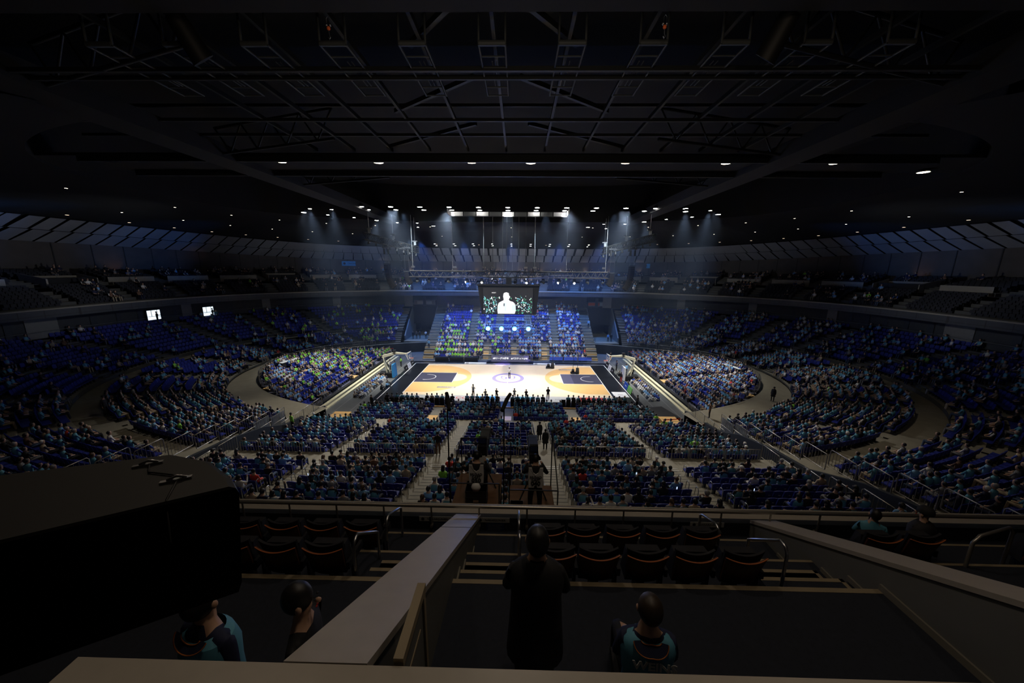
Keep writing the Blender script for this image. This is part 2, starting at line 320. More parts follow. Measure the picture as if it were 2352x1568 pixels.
# ------------------------------------------------------------------ hoops
def hoop(s, label, pad):
    t = thing('basketball_hoop', label, 'basketball hoop', (s*17.9, 0, 0), 0 if s > 0 else math.pi)
    # local +x points away from the court
    b = MB(); b.box((-.2, -.7, .05), (1.9, .7, .75)); b.build('base', 'black', t)
    b = MB(); b.hexa([(-.55, -.75, .1), (-.25, -.75, .1), (-.25, .75, .1), (-.55, .75, .1), (-.42, -.75, 2.1), (-.22, -.75, 2.1), (-.22, .75, 2.1), (-.42, .75, 2.1)])
    b.build('pad', pad, t)
    b = MB()
    for y in (-.22, .22): b.tube([(.7, y, .7), (1.15, y, 3.1)], .09, 6)
    b.tube([(.3, 0, .7), (.95, 0, 2.3)], .06, 6); b.tube([(.5, -.2, 1.2), (1.0, .2, 1.9)], .05, 5); b.tube([(.5, .2, 1.2), (1.0, -.2, 1.9)], .05, 5)
    b.build('mast', 'cream_metal', t)
    b = MB(); b.hexa([(1.4, -.17, 3.0), (-.6, -.15, 3.55), (-.6, .15, 3.55), (1.4, .17, 3.0), (1.25, -.17, 3.45), (-.6, -.15, 3.95), (-.6, .15, 3.95), (1.25, .17, 3.45)])
    b.hexa([(-.6, -.14, 3.6), (-2.3, -.1, 3.62), (-2.3, .1, 3.62), (-.6, .14, 3.6), (-.6, -.14, 3.95), (-2.3, -.1, 3.8), (-2.3, .1, 3.8), (-.6, .14, 3.95)])
    arm = b.build('arm', 'cream_metal', t)
    b = MB(); b.box((-.75, -.25, 3.97), (-.35, .25, 4.25)); b.build('shot_clock', 'black', t)
    b = MB(); b.tube([(-2.2, 0, 3.7), (-2.75, .5, 3.0)], .035, 6); b.tube([(-2.2, 0, 3.7), (-2.75, -.5, 3.0)], .035, 6); b.tube([(-2.2, 0, 3.7), (-2.75, .5, 3.9)], .035, 6); b.tube([(-2.2, 0, 3.7), (-2.75, -.5, 3.9)], .035, 6)
    b.build('brace', 'cream_metal', t)
    b = MB(); X = -2.82
    for (y0, z0, y1, z1) in ((-.9, 2.9, .9, 2.96), (-.9, 3.89, .9, 3.95), (-.9, 2.9, -.84, 3.95), (.84, 2.9, .9, 3.95), (-.3, 3.05, .3, 3.09), (-.3, 3.46, .3, 3.5), (-.3, 3.05, -.26, 3.5), (.26, 3.05, .3, 3.5)):
        b.box((X-.02, y0, z0), (X+.02, y1, z1))
    b.build('backboard', 'line_white', t)
    b = MB(); b.tube([(X-.38+.23*math.cos(a*math.pi/8), .23*math.sin(a*math.pi/8), 3.05) for a in range(17)], .02, 6, cap=False); b.box((X-.16, -.05, 3.03), (X, .05, 3.08)); b.build('rim', 'orange', t)
    b = MB()
    for a in range(12):
        q, q2 = a*math.pi/6, (a+.5)*math.pi/6
        b.tube([(X-.38+.23*math.cos(q), .23*math.sin(q), 3.04), (X-.38+.16*math.cos(q2), .16*math.sin(q2), 2.8), (X-.38+.11*math.cos(q), .11*math.sin(q), 2.6)], .008, 3)
        b.tube([(X-.38+.23*math.cos(q), .23*math.sin(q), 3.04), (X-.38+.16*math.cos(q-.26), .16*math.sin(q-.26), 2.8)], .008, 3)
    b.build('net', 'white_cloth', t)
    return t
hoop(-1, 'basketball hoop at the left end with blue base pad and cream mast', 'blue_pad')
hoop(1, 'basketball hoop at the right end with white base pad and cream mast', 'line_white')
# stacked orange cones box rack beside each hoop: small practice rack of orange goods
# ------------------------------------------------------------------ boards round the court
def board(x, y, rz, wd, h, m, body, tm, label, tilt=.25):
    t = thing('advertising_board', label, 'advertising board', (x, y, .02), rz)
    b = MB(); b.hexa([(-wd/2, -.03, 0), (wd/2, -.03, 0), (wd/2, .03, 0), (-wd/2, .03, 0), (-wd/2, -.03+tilt*h, h), (wd/2, -.03+tilt*h, h), (wd/2, .03+tilt*h, h), (-wd/2, .03+tilt*h, h)])
    b.build('panel', m, t)
    for q in (-wd*.35, wd*.35): MB().tube([(q, .03+tilt*h*.8, h*.8), (q, .5, .02)], .02, 5).build('stand', 'dark_steel', t)
    if body: text(body, h*.36, (0, -.036+tilt*h*.5, h*.5), (math.radians(90)-math.atan(tilt), 0, 0), tm, t, 'lettering', .003)
    return t
R90 = math.pi/2
# left baseline boards face the court (+x); local front is -y, so turn it
for i, (y, m, body, tm) in enumerate([(6.9, 'black', 'SoftBank', 'line_white'), (5.2, 'line_white', 'au', 'grey_cloth'), (3.5, 'black', 'Zoff', 'line_white')]):
    board(-16.75, y, R90, 1.6, .75, m, body, tm, ['black board with white lettering in the far corner by the left hoop', 'white board between two black boards beside the left hoop', 'black board nearest to the left hoop pad'][i])
for i, (y, m, body, tm) in enumerate([(6.9, 'black', 'SoftBank', 'line_white'), (5.2, 'line_white', 'iiyo', 'grey_cloth'), (3.5, 'black', 'Zoff', 'line_white'), (-3.9, 'blue_ad', 'Yinson', 'line_white'), (-5.6, 'green_ad', 'GREEN', 'ledge')]):
    board(16.75, y, -R90, 1.65, .8, m, body, tm, ['black board with white lettering in the far corner by the right hoop', 'white curved board between black boards beside the right hoop', 'black board nearest to the right hoop pad', 'blue board with white lettering by the right baseline', 'bright green board next to the blue one by the right baseline'][i])
# far side banner with writing
t = thing('led_banner', 'dark LED banner with white hashtag writing behind the far sideline', 'banner', (0.1, 9.35, .02))
b = MB(); b.hexa([(-3.4, -.05, .1), (3.3, -.05, .1), (3.3, .25, .1), (-3.4, .25, .1), (-3.4, .15, 1.15), (3.3, .15, 1.15), (3.3, .3, 1.15), (-3.4, .3, 1.15)]); b.build('panel', 'led_board', t)
b = MB(); b.box((-4.2, -.6, 0), (4.2, .5, .1)); b.build('plinth', 'black', t)
text('#Bリーグ10周年　#バスケットLIVE', .40, (0, .035, .68), (math.radians(80), 0, 0), 'screen_white', t, 'lettering', .003, bold=.006)
for i, x in enumerate((-6.0, 6.1)):
    b = MB(); b.box((-1.9, -.25, 0), (1.9, .25, .16)); b.box((-1.7, -.26, .02), (-1.2, .25, .165), 1)
    b.build('floor_panel', ['line_white', 'pale_grey'], None, (x, 8.15, .02), label=('white low panel on the far sideline left of the banner', 'white low panel on the far sideline right of the banner')[i], cat='panel')
# low black tables far side left
for i, x in enumerate((-12.3, -9.6, -7.0)):
    t = thing('press_table', 'long black draped table behind the far sideline, %s from the left hoop' % ORD[i], 'table', (x, 9.9, 0))
    MB().box((-1.25, -.35, .70), (1.25, .35, .74)).build('tabletop', 'black', t)
    MB().box((-1.23, -.34, .0), (1.23, -.31, .70)).build('cloth', 'soft_black', t)
for i, x in enumerate((8.4, 11.0, 13.6)):
    t = thing('team_bench', 'row of dark blue team chairs behind the far sideline, %s right of the banner' % ORD[i], 'bench', (x, 9.9, 0))
    MB().box((-1.2, -.2, .40), (1.2, .22, .46)).build('seat', 'royal', t)
    MB().box((-1.2, .2, .5), (1.2, .26, .9)).build('backrest', 'royal', t)
    for q in (-1.1, -.4, .4, 1.1): MB().tube([(q, 0, 0), (q, 0, .4)], .02, 5).build('leg', 'steel_grey', t)
# trolleys with tall poles on the court
def trolley(x, y, label, poles):
    t = thing('equipment_trolley', label, 'trolley', (x, y, .05))
    MB().box((-.75, -.35, .12), (.15, .2, .3)).build('platform', 'black', t)
    MB().loft([(.35, 0, 0, .32, .3), (.35, 0, .35, .3, .28), (.35, 0, .95, .24, .22), (.35, 0, 1.0, .1, .1)], 10).build('case', 'soft_black', t)
    MB().loft([(-.35, 0, .3, .26, .2), (-.35, 0, .75, .2, .18), (-.35, 0, .8, .08, .08)], 10).build('case', 'soft_black', t)
    b = MB()
    for px in poles: b.tube([(px, 0, .3), (px, 0, 3.0)], .035, 6)
    b.build('pole', 'dark_steel', t)
    for px in poles: MB().box((px-.22, -.1, 2.9), (px+.22, .1, 3.05)).build('bar', 'dark_steel', t)
trolley(7.0, 5.7, 'black camera trolley on the court beside the far sideline', (.35,))
trolley(10.7, 2.75, 'black camera trolley with two tall poles on the right key', (-.35, .35))

# ------------------------------------------------------------------ side decks: bench steps and retractable tiers
def superel(c, ph):
    a, cyy, bn, bf, n = c
    C, S = math.cos(ph), math.sin(ph); b = bf if S > 0 else bn
    return (a*math.copysign(abs(C)**(2/n), C), cyy+b*math.copysign(abs(S)**(2/n), S))
cI = (35.6, .2, 19.3, 18.3, 2.2); cO = (37.4, -1, 22.6, 19.9, 2.2); cM = (43.3, -5.5, 26, 25.0, 2.4); cM2 = (44.8, -5.7, 27.8, 25.4, 2.4); cW = (52.5, -12, 36.9, 37, 2.6)
def x_of_I(y, sh=0.):     # |x| of the inner ring curve at a given y
    a, c, bn, bf, n = cI; b = (bf if y > c else bn)-sh; q = abs(y-c)/b
    return (a-sh)*max(0, 1-q**n)**(1/n) if q < 1 else 0
SEATS = []   # (x,y,z,rot,zone,row,idx,text)
for s in (-1, 1):
    b = MB()
    for k in range(2): b.box((min(s*(21+.55*k), s*(21.40+.55*k)), -13.6, 0), (max(s*(21+.55*k), s*(21.40+.55*k)), 12.3, .16*(k+1)))
    b.build('bench_step', 'bench_cream', label='long cream wooden bench step along the %s side stand' % ('left' if s < 0 else 'right'), cat='bench')
    b = MB(); b.box((min(s*22.1, s*22.5), -14.3, 0), (max(s*22.1, s*22.5), 12.6, .45)); b.box((min(s*21.41, s*21.54), -13.6, 0), (max(s*21.41, s*21.54), 12.3, .05)); struct('trim_1' if s < 0 else 'trim_2', b, 'nosing')
    tb = MB()
    for i in range(14):
        x0 = 22.5+.92*i; x1 = x0+.92; z = .45+.1*i
        ys = [y for y in np.arange(-17, 17, .25) if x_of_I(y, .7) > x0+.3]
        if not ys: continue
        y0, y1 = max(min(ys), -16.1), min(max(ys), 15.4)
        tb.box((min(s*x0, s*x1), y0, 0), (max(s*x0, s*x1), y1, z), 0)
        tb.box((min(s*x0, s*(x0+.05)), y0, z), (max(s*x0, s*(x0+.05)), y1, z+.005), 1)
        for yy in np.arange(max(y0+.6, -14.6), min(y1-.5, 14.2), .52):
            if abs(yy+2.1) < .8 or abs(yy-6.4) < .7 or abs(yy+9.4) < .6 and i > 5: continue
            SEATS.append((s*(x0+.5), yy, z, R90 if s > 0 else -R90, 'sideL' if s < 0 else 'sideR', i, int((yy+17)/.52), ''))
    struct('floor_side_stand', tb, ['side_deck', 'nosing'])
    for k, (yy, i0, n) in enumerate(((-2.1, 0, 2), (6.4, 3, 2), (-9.4, 7, 2), (-2.1, 8, 2))):
        b = MB()
        for j in range(n): x0 = 22.55+.92*(i0+j); b.box((min(s*x0, s*(x0+.85)), yy-.7, .46+.1*(i0+j)), (max(s*x0, s*(x0+.85)), yy+.7, .62+.1*(i0+j)))
        b.build('wooden_step', 'amber_wood', label='orange wooden step block in the %s side stand, %s from the bench step' % ('left' if s < 0 else 'right', ORD[k]), cat='step')

# ring path, its inner wall, the ground around
def ring(c0, c1, z0, z1, p0, p1, n, mb, mi=0, skip=None):
    for k in range(n):
        a, b_ = p0+(p1-p0)*k/n, p0+(p1-p0)*(k+1)/n
        q = [superel(c0, a), superel(c1, a), superel(c1, b_), superel(c0, b_)]
        if skip and skip(*[sum(v[i] for v in q)/4 for i in (0, 1)]): continue
        mb.quad((*q[0], z0), (*q[1], z1), (*q[2], z1), (*q[3], z0), mi)
def wall_ring(c, z0, z1, p0, p1, n, mb, mi=0, skip=None):
    for k in range(n):
        a, b_ = superel(c, p0+(p1-p0)*k/n), superel(c, p0+(p1-p0)*(k+1)/n)
        if skip and skip((a[0]+b_[0])/2, (a[1]+b_[1])/2): continue
        mb.quad((*a, z0), (*b_, z0), (*b_, z1), (*a, z1), mi)
near_cut = lambda x, y: abs(x) < 19.3 and y < -10
mid_cut = lambda x, y: abs(x) < 19.3 and y < -10 or abs(x) < 16.2 and y > 10
rp = MB(); ring(cI, cO, 1.9, 1.9, 0, 2*math.pi, 220, rp, 0, mid_cut); wall_ring(cI, 0, 1.9, 0, 2*math.pi, 220, rp, 1, mid_cut)
# the near ends of the ring path run on beside the near stand
for s in (-1, 1):
    rp.add([(s*19.5, -16.3, 1.89), (s*19.5, -28, 1.89), (s*21.5, -28, 1.89), (s*24.5, -19.5, 1.89), (s*21.5, -16.6, 1.89)], [(0, 1, 2, 3, 4) if s < 0 else (4, 3, 2, 1, 0)], 0)
    rp.box((min(s*19.3, s*19.5), -45, 0), (max(s*19.3, s*19.5), -16.2, 1.87), 1)
    rp.box((min(s*19.3, s*24), -19.9, -.1), (max(s*19.3, s*24), -16.3, 1.85), 1)
struct('floor_ring_path', rp, ['ring_beige', 'dark_wall'])
gr = MB(); gr.box((-70, -75, -.6), (70, 45, -.45)); struct('floor_ground', gr, 'slab_black')
# ================================================================== stands
def side_pt(c, x, near=True):      # point of curve c at abscissa x on the near or far half
    a, cyy, bn, bf, n = c; b = -bn if near else bf; q = min(1, abs(x)/a)
    return (x, cyy+b*(1-q**n)**(1/n))
def lerpc(c0, c1, t): return tuple(c0[i]+(c1[i]-c0[i])*t for i in range(5))
def ph_of_x(c, x, near):           # parameter where the curve reaches abscissa x
    C = math.copysign((abs(x)/c[0])**(c[4]/2), x); p = math.acos(max(-1, min(1, C)))
    return -p if near else p
stepsB = MB()
bw = MB()
D = math.radians
cuts = [None, -50, -33, -17, -2, 13, 28, 43, None]
names_l = ['corner', 'second', 'third', 'fourth', 'fifth', 'sixth', 'seventh', 'eighth']
for s in (-1, 1):
    for k in range(8):
        pa = D(cuts[k]) if cuts[k] is not None else None; pb = D(cuts[k+1]) if cuts[k+1] is not None else None
        for (c0, c1, z0, z1, lv) in ((cO, cM, 2.2, 4.2, 'low'), (cM2, cW, 4.6, 8.4, 'high')):
            def f(p): return p if s > 0 else math.pi-p
            if k == 0:
                xa = 19.6 if lv == 'low' else 19.6
                def rr(c, s=s, xa=xa, pb=pb):
                    a = -math.acos((xa/c[0])**(c[4]/2)); return (a, pb) if s > 0 else (math.pi-a, math.pi-pb)
            elif k == 7:
                def rr(c, s=s, pa=pa):
                    b = math.acos((21.8/c[0])**(c[4]/2)); return (pa, b) if s > 0 else (math.pi-pa, math.pi-b)
            else:
                def rr(c, s=s, pa=pa, pb=pb): return (pa, pb) if s > 0 else (math.pi-pa, math.pi-pb)
            # local copy of the block builder with its own range function
            side = 'left' if s < 0 else 'right'
            txt = '%s %s block of the %s side, counted from the near corner' % (ORD[k], 'lower' if lv == 'low' else 'upper', side)
            am = rr(lerpc(c0, c1, .5)); mid = (am[0]+am[1])/2; p, q = superel(c0, mid), superel(c1, mid); L = math.hypot(p[0]-q[0], p[1]-q[1])
            n = max(3, round(L/.86)); N = 18
            for i in range(n):
                ca, cb, cs, ch = (lerpc(c0, c1, (i+o)/n) for o in (0, 1, .45, .5))
                z = z0+(z1-z0)*i/n; zp = z-(z1-z0)/n; a, b = rr(ca); a2, b2 = rr(cb)
                A = [superel(ca, a+(b-a)*j/N) for j in range(N+1)]; B = [superel(cb, a2+(b2-a2)*j/N) for j in range(N+1)]
                for j in range(N):
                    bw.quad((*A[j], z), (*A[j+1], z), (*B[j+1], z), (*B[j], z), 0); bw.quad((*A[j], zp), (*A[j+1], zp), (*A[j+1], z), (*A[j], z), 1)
                a3, b3 = rr(cs); S = [superel(cs, a3+(b3-a3)*j/40) for j in range(41)]; d = [0]
                for j in range(40): d.append(d[-1]+math.hypot(S[j+1][0]-S[j][0], S[j+1][1]-S[j][1]))
                a4, b4 = rr(ch); fr = 1.0/max(d[-1], 2); h = .5*(z1-z0)/n
                G = [superel(ch, a4+(b4-a4)*v) for v in (0, fr)]; E_ = [superel(cb, a2+(b2-a2)*v) for v in (0, fr)]
                bw.quad((*G[0], z), (*G[1], z), (*G[1], z+h), (*G[0], z+h), 1); bw.quad((*G[0], z+h), (*G[1], z+h), (*E_[1], z+h), (*E_[0], z+h), 0)
                cnt = int((d[-1]-2.1)/.52); st = 1.25
                for j in range(cnt):
                    t = st+(j+.5)*.52; q = max(0, min(39, int(np.searchsorted(d, t))-1)); ff = (t-d[q])/max(1e-6, d[q+1]-d[q])
                    x = S[q][0]+(S[q+1][0]-S[q][0])*ff; y = S[q][1]+(S[q+1][1]-S[q][1])*ff; tx, ty = S[q+1][0]-S[q][0], S[q+1][1]-S[q][1]
                    nx, ny = ty, -tx
                    if nx*(0-x)+ny*(-4-y) < 0: nx, ny = -nx, -ny
                    SEATS.append((x, y, z, math.atan2(ny, nx)-R90, 'ring%s%d%s' % ('L' if s < 0 else 'R', k, lv), i, j, txt))
ring(cM, cM2, 4.2, 4.2, 0, 2*math.pi, 200, bw, 0, lambda x, y: abs(x) < 19.4 and y < 0 or abs(x) < 21.6 and y > 0)
wall_ring(cM2, 4.2, 4.6, 0, 2*math.pi, 200, bw, 1, lambda x, y: abs(x) < 19.4 and y < 0 or abs(x) < 21.6 and y > 0)
struct('floor_bowl_terrace', bw, ['tread', 'riser'])
for s in (-1, 1):       # side walls of the near cut-out
    b = MB(); prof = [(-19.9, 1.9, 2.3), (-22.5, 1.9, 2.6), (-25, 1.9, 3.6), (-28.5, 1.9, 4.3), (-31.5, 1.9, 4.6), (-35, 1.9, 5.9), (-40, 1.9, 6.9), (-45, 1.9, 8.0), (-48.5, 1.9, 8.6)]
    for (y0, zb, zt), (y1, _, zt1) in zip(prof, prof[1:]):
        if y0 <= -24.9 or True:
            b.hexa([(s*19.4, y1, 0), (s*19.65, y1, 0), (s*19.65, y0, 0), (s*19.4, y0, 0), (s*19.4, y1, zt1), (s*19.65, y1, zt1), (s*19.65, y0, zt), (s*19.4, y0, zt)]) if s > 0 else b.hexa([(s*19.65, y1, 0), (s*19.4, y1, 0), (s*19.4, y0, 0), (s*19.65, y0, 0), (s*19.65, y1, zt1), (s*19.4, y1, zt1), (s*19.4, y0, zt), (s*19.65, y0, zt)])
    struct('wall_stand_left' if s < 0 else 'wall_stand_right', b, 'dark_wall')
    # tunnels of the far side
    b = MB(); x0, x1 = sorted((s*16.3, s*21.7)); xi, xo = s*16.3, s*21.7
    b.box((x0, 17.5, 1.7), (x1, 31, 1.95), 0)
    for xx in (xi, xo): b.hexa([(xx-.12, 18.3, 0), (xx+.12, 18.3, 0), (xx+.12, 26, 0), (xx-.12, 26, 0), (xx-.12, 18.3, 2.9), (xx+.12, 18.3, 2.9), (xx+.12, 26, 9.3), (xx-.12, 26, 9.3)], 1)
    b.box((x0, 24.6, 4.5), (x1, 24.9, 8.6), 2); b.box((x0, 30.5, 0), (x1, 30.7, 9), 2); b.box((x0+.3, 24.5, 8.6), (x1-.3, 24.9, 9.6), 1)
    struct('wall_tunnel_left' if s < 0 else 'wall_tunnel_right', b, ['ring_beige', 'steel_grey', 'slab_black'])
    for q in range(1 if s < 0 else 2):
        t = thing('tunnel_sign', ['pale rectangular sign above the %s tunnel of the far stand' % ('left' if s < 0 else 'right'), 'orange sign above the right tunnel of the far stand'][q], 'sign', (s*19+(-1.3 if q else (1.2 if s > 0 else 0)), 24.45, 9.1))
        MB().box((-1.2 if s > 0 else -1.6, -.04, -.32), (1.2 if s > 0 else 1.6, 0, .32)).build('panel', ['pale_grey', 'orange'][q], t)
# ---- far centre stand
fc = MB(); FR = [(10.6+.86*i, (.1, .8)[i] if i < 2 else .72+.47*i) for i in range(17)]
for i, (y, z) in enumerate(FR):
    z = min(z, 8.3); xe = 14.2 if i < 8 else 16.1
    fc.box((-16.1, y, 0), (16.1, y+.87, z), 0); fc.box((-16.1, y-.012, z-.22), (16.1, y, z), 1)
    for (ax, wd, frm, to) in ((-15.2, .95, 0, 17), (15.2, .95, 0, 17), (-7.7, .5, 3, 17), (8.6, .5, 3, 17), (-2.3, .5, 5, 17), (3.6, .5, 5, 17), (-4.5, .5, 0, 4), (.7, .5, 0, 4), (6.4, .5, 0, 4)):
        if frm <= i < to and i+1 < len(FR):
            dz = (min(FR[i+1][1], 8.3)-z)/2; w2 = .5 if wd < .9 else .95; m = 2 if (i < 3) else 0
            fc.box((ax-w2, y+.43, z), (ax+w2, y+.87, z+dz), m); fc.box((ax-w2, y+.42, z+dz-.1), (ax+w2, y+.43, z+dz), 1)
    for j in range(62):
        x = -16+.52*j+.2
        if abs(x) > (13.9 if i < 2 else 14.1): continue
        if i >= 3 and (min(abs(x+7.7), abs(x-8.6)) < .75 or (i >= 5 and min(abs(x+2.3), abs(x-3.6)) < .75)): continue
        if i < 4 and min(abs(x+4.5), abs(x-.7), abs(x-6.4)) < .75: continue
        if i < 1 and abs(x-.2) < 3.6: continue
        SEATS.append((x, y+.4, z, math.pi, 'far', i, j, ''))
struct('floor_far_stand', fc, ['tread', 'riser', 'amber_wood'])
# ---- near centre stand: front tiers, lower block, cross aisle, upper block
Y0 = -51.417
nc = MB(); AX = [-11.6, -3.55, 3.6, 11.5]
def near_row(h, z, run, x0, x1, zone, row, aisles, aw=.55, wood_=False, seat=True):
    y = Y0+h
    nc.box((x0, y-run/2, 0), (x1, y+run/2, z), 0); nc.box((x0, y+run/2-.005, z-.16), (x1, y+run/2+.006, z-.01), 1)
    if not seat: return
    x = x0+.45; j = 0
    while x < x1-.3:
        if all(abs(x-a) > aw+.24 for a in aisles): SEATS.append((x, y-.05, z, 0, zone, row, j, '')); 
        x += .518; j += 1
FRONT_AX = [-9.3, -1.5, 4.9, 8.6]
for k in range(6): near_row(38.7-.9*k, .22+.10*k, .9, -15.2 if k < 2 else -16.2, 15.2 if k < 2 else 16.2, 'front', k, [-7.6, .35, 7.7], .5)
for a in (-7.6, .35, 7.7):
    b = MB(); b.box((a-.5, Y0+33.6, .9), (a+.5, Y0+34.6, 1.0)); b.box((a-.5, Y0+34.6, .8), (a+.5, Y0+35.4, .88))
    b.build('wooden_landing', 'amber_wood', label='orange wooden landing in the front rows, %s' % {-7.6: 'on the left', .35: 'in the middle', 7.7: 'on the right'}[a], cat='landing')
for s in (-1, 1):
    b = MB(); b.box((s*17.6-.9, Y0+33.6, 0), (s*17.6+.9, Y0+35.6, 1.05))
    for q in range(3): b.box((s*17.6-.85, Y0+33.8+.55*q, 1.05), (s*17.6+.85, Y0+33.86+.55*q, 1.056), 1)
    b.build('wooden_platform', ['amber_wood', 'nosing'], label='orange wooden platform with black dashes at the %s end of the front rows' % ('left' if s < 0 else 'right'), cat='platform')
nc.box((-19.3, Y0+31.75, 0), (19.3, Y0+33.75, 1.15), 0)
for k in range(10): near_row(31.3-.93*k, 1.4+.195*k, .93, -18.6, 18.6, 'L1', k, AX)
nc.box((-19.3, Y0+20.9, 0), (19.3, Y0+22.55, 3.65), 0)
for k in range(15): near_row(20.4-.95*k, 3.65+.26*k, .95, -18.6, 18.6, 'L2', k, AX)
for a in AX:      # stair treads with dark edges
    for k in range(10):
        h, z = 31.3-.93*k, 1.4+.195*k
        nc.box((a-.52, Y0+h-.465, z), (a+.52, Y0+h, z+.09), 0); nc.box((a-.52, Y0+h-.03, z+.09), (a+.52, Y0+h, z+.094), 1); nc.box((a-.52, Y0+h+.43, z), (a+.52, Y0+h+.465, z+.004), 1)
    for k in range(15):
        h, z = 20.4-.95*k, 3.65+.26*k
        nc.box((a-.52, Y0+h-.475, z), (a+.52, Y0+h, z+.13), 0); nc.box((a-.52, Y0+h-.04, z+.13), (a+.52, Y0+h, z+.134), 1); nc.box((a-.52, Y0+h+.43, z), (a+.52, Y0+h+.475, z+.004), 1)
    nc.box((a-.7, Y0+21.2, 3.65), (a+.7, Y0+21.23, 3.655), 2); nc.box((a-.7, Y0+20.95, 3.65), (a+.7, Y0+20.98, 3.655), 2)
for s in (-1, 1): nc.box((min(s*18.6, s*19.4), Y0+6, 0), (max(s*18.6, s*19.4), Y0+21, 3.6), 0); nc.box((min(s*18.6, s*19.4), Y0+22.5, 0), (max(s*18.6, s*19.4), Y0+32, 1.4), 0)
struct('floor_near_stand', nc, ['tread', 'riser', 'line_white'])
# black draped chairs' platform in front
b = MB(); b.box((-15.6, Y0+39.9, 0), (15.6, Y0+41.6, .12), 0); b.box((-15.6, Y0+39.75, 0), (15.6, Y0+39.9, .12), 1); struct('floor_front_platform', b, ['apron_black', 'amber_wood'])
FRONTROW = [(-14.6+.62*j, Y0+40.6, .12, 0, 'courtside', 0, j, '') for j in range(48) if not (-4.9 > -14.6+.62*j > -6.3 or 5.0 < -14.6+.62*j < 7.0 or -.6 < -14.6+.62*j < .6)]
# ================================================================== seats and people
def seat_template():
    b = MB(); n = 4
    for i in range(n):        # curved moulded back, thin shell
        x0, x1 = -.23+.46*i/n, -.23+.46*(i+1)/n
        c0, c1 = .03*(1-(2*i/n-1)**2), .03*(1-(2*(i+1)/n-1)**2)
        t0, t1 = (.84 if i else .80), (.84 if i < n-1 else .80)
        b.hexa([(x0, -.22-c0, .40), (x1, -.22-c1, .40), (x1, -.17-c1, .40), (x0, -.17-c0, .40), (x0, -.30-c0, t0), (x1, -.30-c1, t1), (x1, -.25-c1, t1), (x0, -.25-c0, t0)], 0)
    b.hexa([(-.22, -.18, .37), (.22, -.18, .37), (.22, .2, .39), (-.22, .2, .39), (-.22, -.18, .44), (.22, -.18, .44), (.21, .21, .45), (-.21, .21, .45)], 0)
    b.box((-.04, -.16, 0), (.04, .02, .37), 1); b.box((-.05, -.335, .55), (.05, -.328, .58), 2)
    return b
SB = seat_template(); SEAT_ME = SB.mesh('seat', ['seat_blue', 'dark_steel', 'pale_grey'])
def part_seat():      # the seat with its parts, for the near stand
    back, cush, ped = MB(), MB(), MB(); n = 6
    for i in range(n):
        x0, x1 = -.235+.47*i/n, -.235+.47*(i+1)/n
        c0, c1 = .035*(1-(2*i/n-1)**2), .035*(1-(2*(i+1)/n-1)**2); t = [.80, .835, .845, .845, .835, .80, .80]
        tt = [.80, .835, .85, .855, .85, .835, .80]
        back.hexa([(x0, -.21-c0, .38), (x1, -.21-c1, .38), (x1, -.17-c1, .38), (x0, -.17-c0, .38), (x0, -.31-c0, tt[i]), (x1, -.31-c1, tt[i+1]), (x1, -.26-c1, tt[i+1]), (x0, -.26-c0, tt[i])], 0)
    cush.hexa([(-.22, -.18, .37), (.22, -.18, .37), (.22, .22, .39), (-.22, .22, .39), (-.21, -.18, .45), (.21, -.18, .45), (.20, .23, .455), (-.20, .23, .455)], 0)
    ped.box((-.05, -.16, 0), (.05, .0, .37), 0); ped.box((-.12, -.2, 0), (.12, .04, .02), 0)
    pl = MB(); pl.box((-.05, -.352, .60), (.05, -.345, .63), 0)
    return back.mesh('backrest', ['seat_blue']), cush.mesh('cushion', ['seat_blue']), ped.mesh('pedestal', ['dark_steel']), pl.mesh('number_plate', ['pale_grey'])
PS = part_seat()
def skin_mesh(name, J, Ed, R, region, mats, sub=1, root=0):
    me = bpy.data.meshes.new(name+'_c'); me.from_pydata(J, Ed, []); o = bpy.data.objects.new(name+'_c', me); COL.objects.link(o)
    md = o.modifiers.new('s', 'SKIN'); md.use_smooth_shade = True; sl = me.skin_vertices[0].data
    for i, r in enumerate(R): sl[i].radius = (r, r) if not isinstance(r, tuple) else r; sl[i].use_root = (i == root)
    if sub: o.modifiers.new('d', 'SUBSURF').levels = sub
    dg = bpy.context.evaluated_depsgraph_get(); out = bpy.data.meshes.new_from_object(o.evaluated_get(dg)); bpy.data.objects.remove(o); bpy.data.meshes.remove(me)
    out.name = name; out.materials.clear()
    for m in mats: out.materials.append(MATS[m])
    P = [Vector(j) for j in J]
    mi = []
    for f in out.polygons:
        c = f.center; best = 9; bi = 0
        for k, (a, b_) in enumerate(Ed):
            ab = P[b_]-P[a]; t = max(0, min(1, (c-P[a]).dot(ab)/max(1e-9, ab.length_squared))); dd = (c-(P[a]+ab*t)).length
            if dd < best: best = dd; bi = k
        mi.append(region[bi])
    out.polygons.foreach_set('material_index', mi); out.polygons.foreach_set('use_smooth', [True]*len(mi)); out.update()
    return out
BM = ['skin', 'navy', 'black_cloth', 'soft_black']
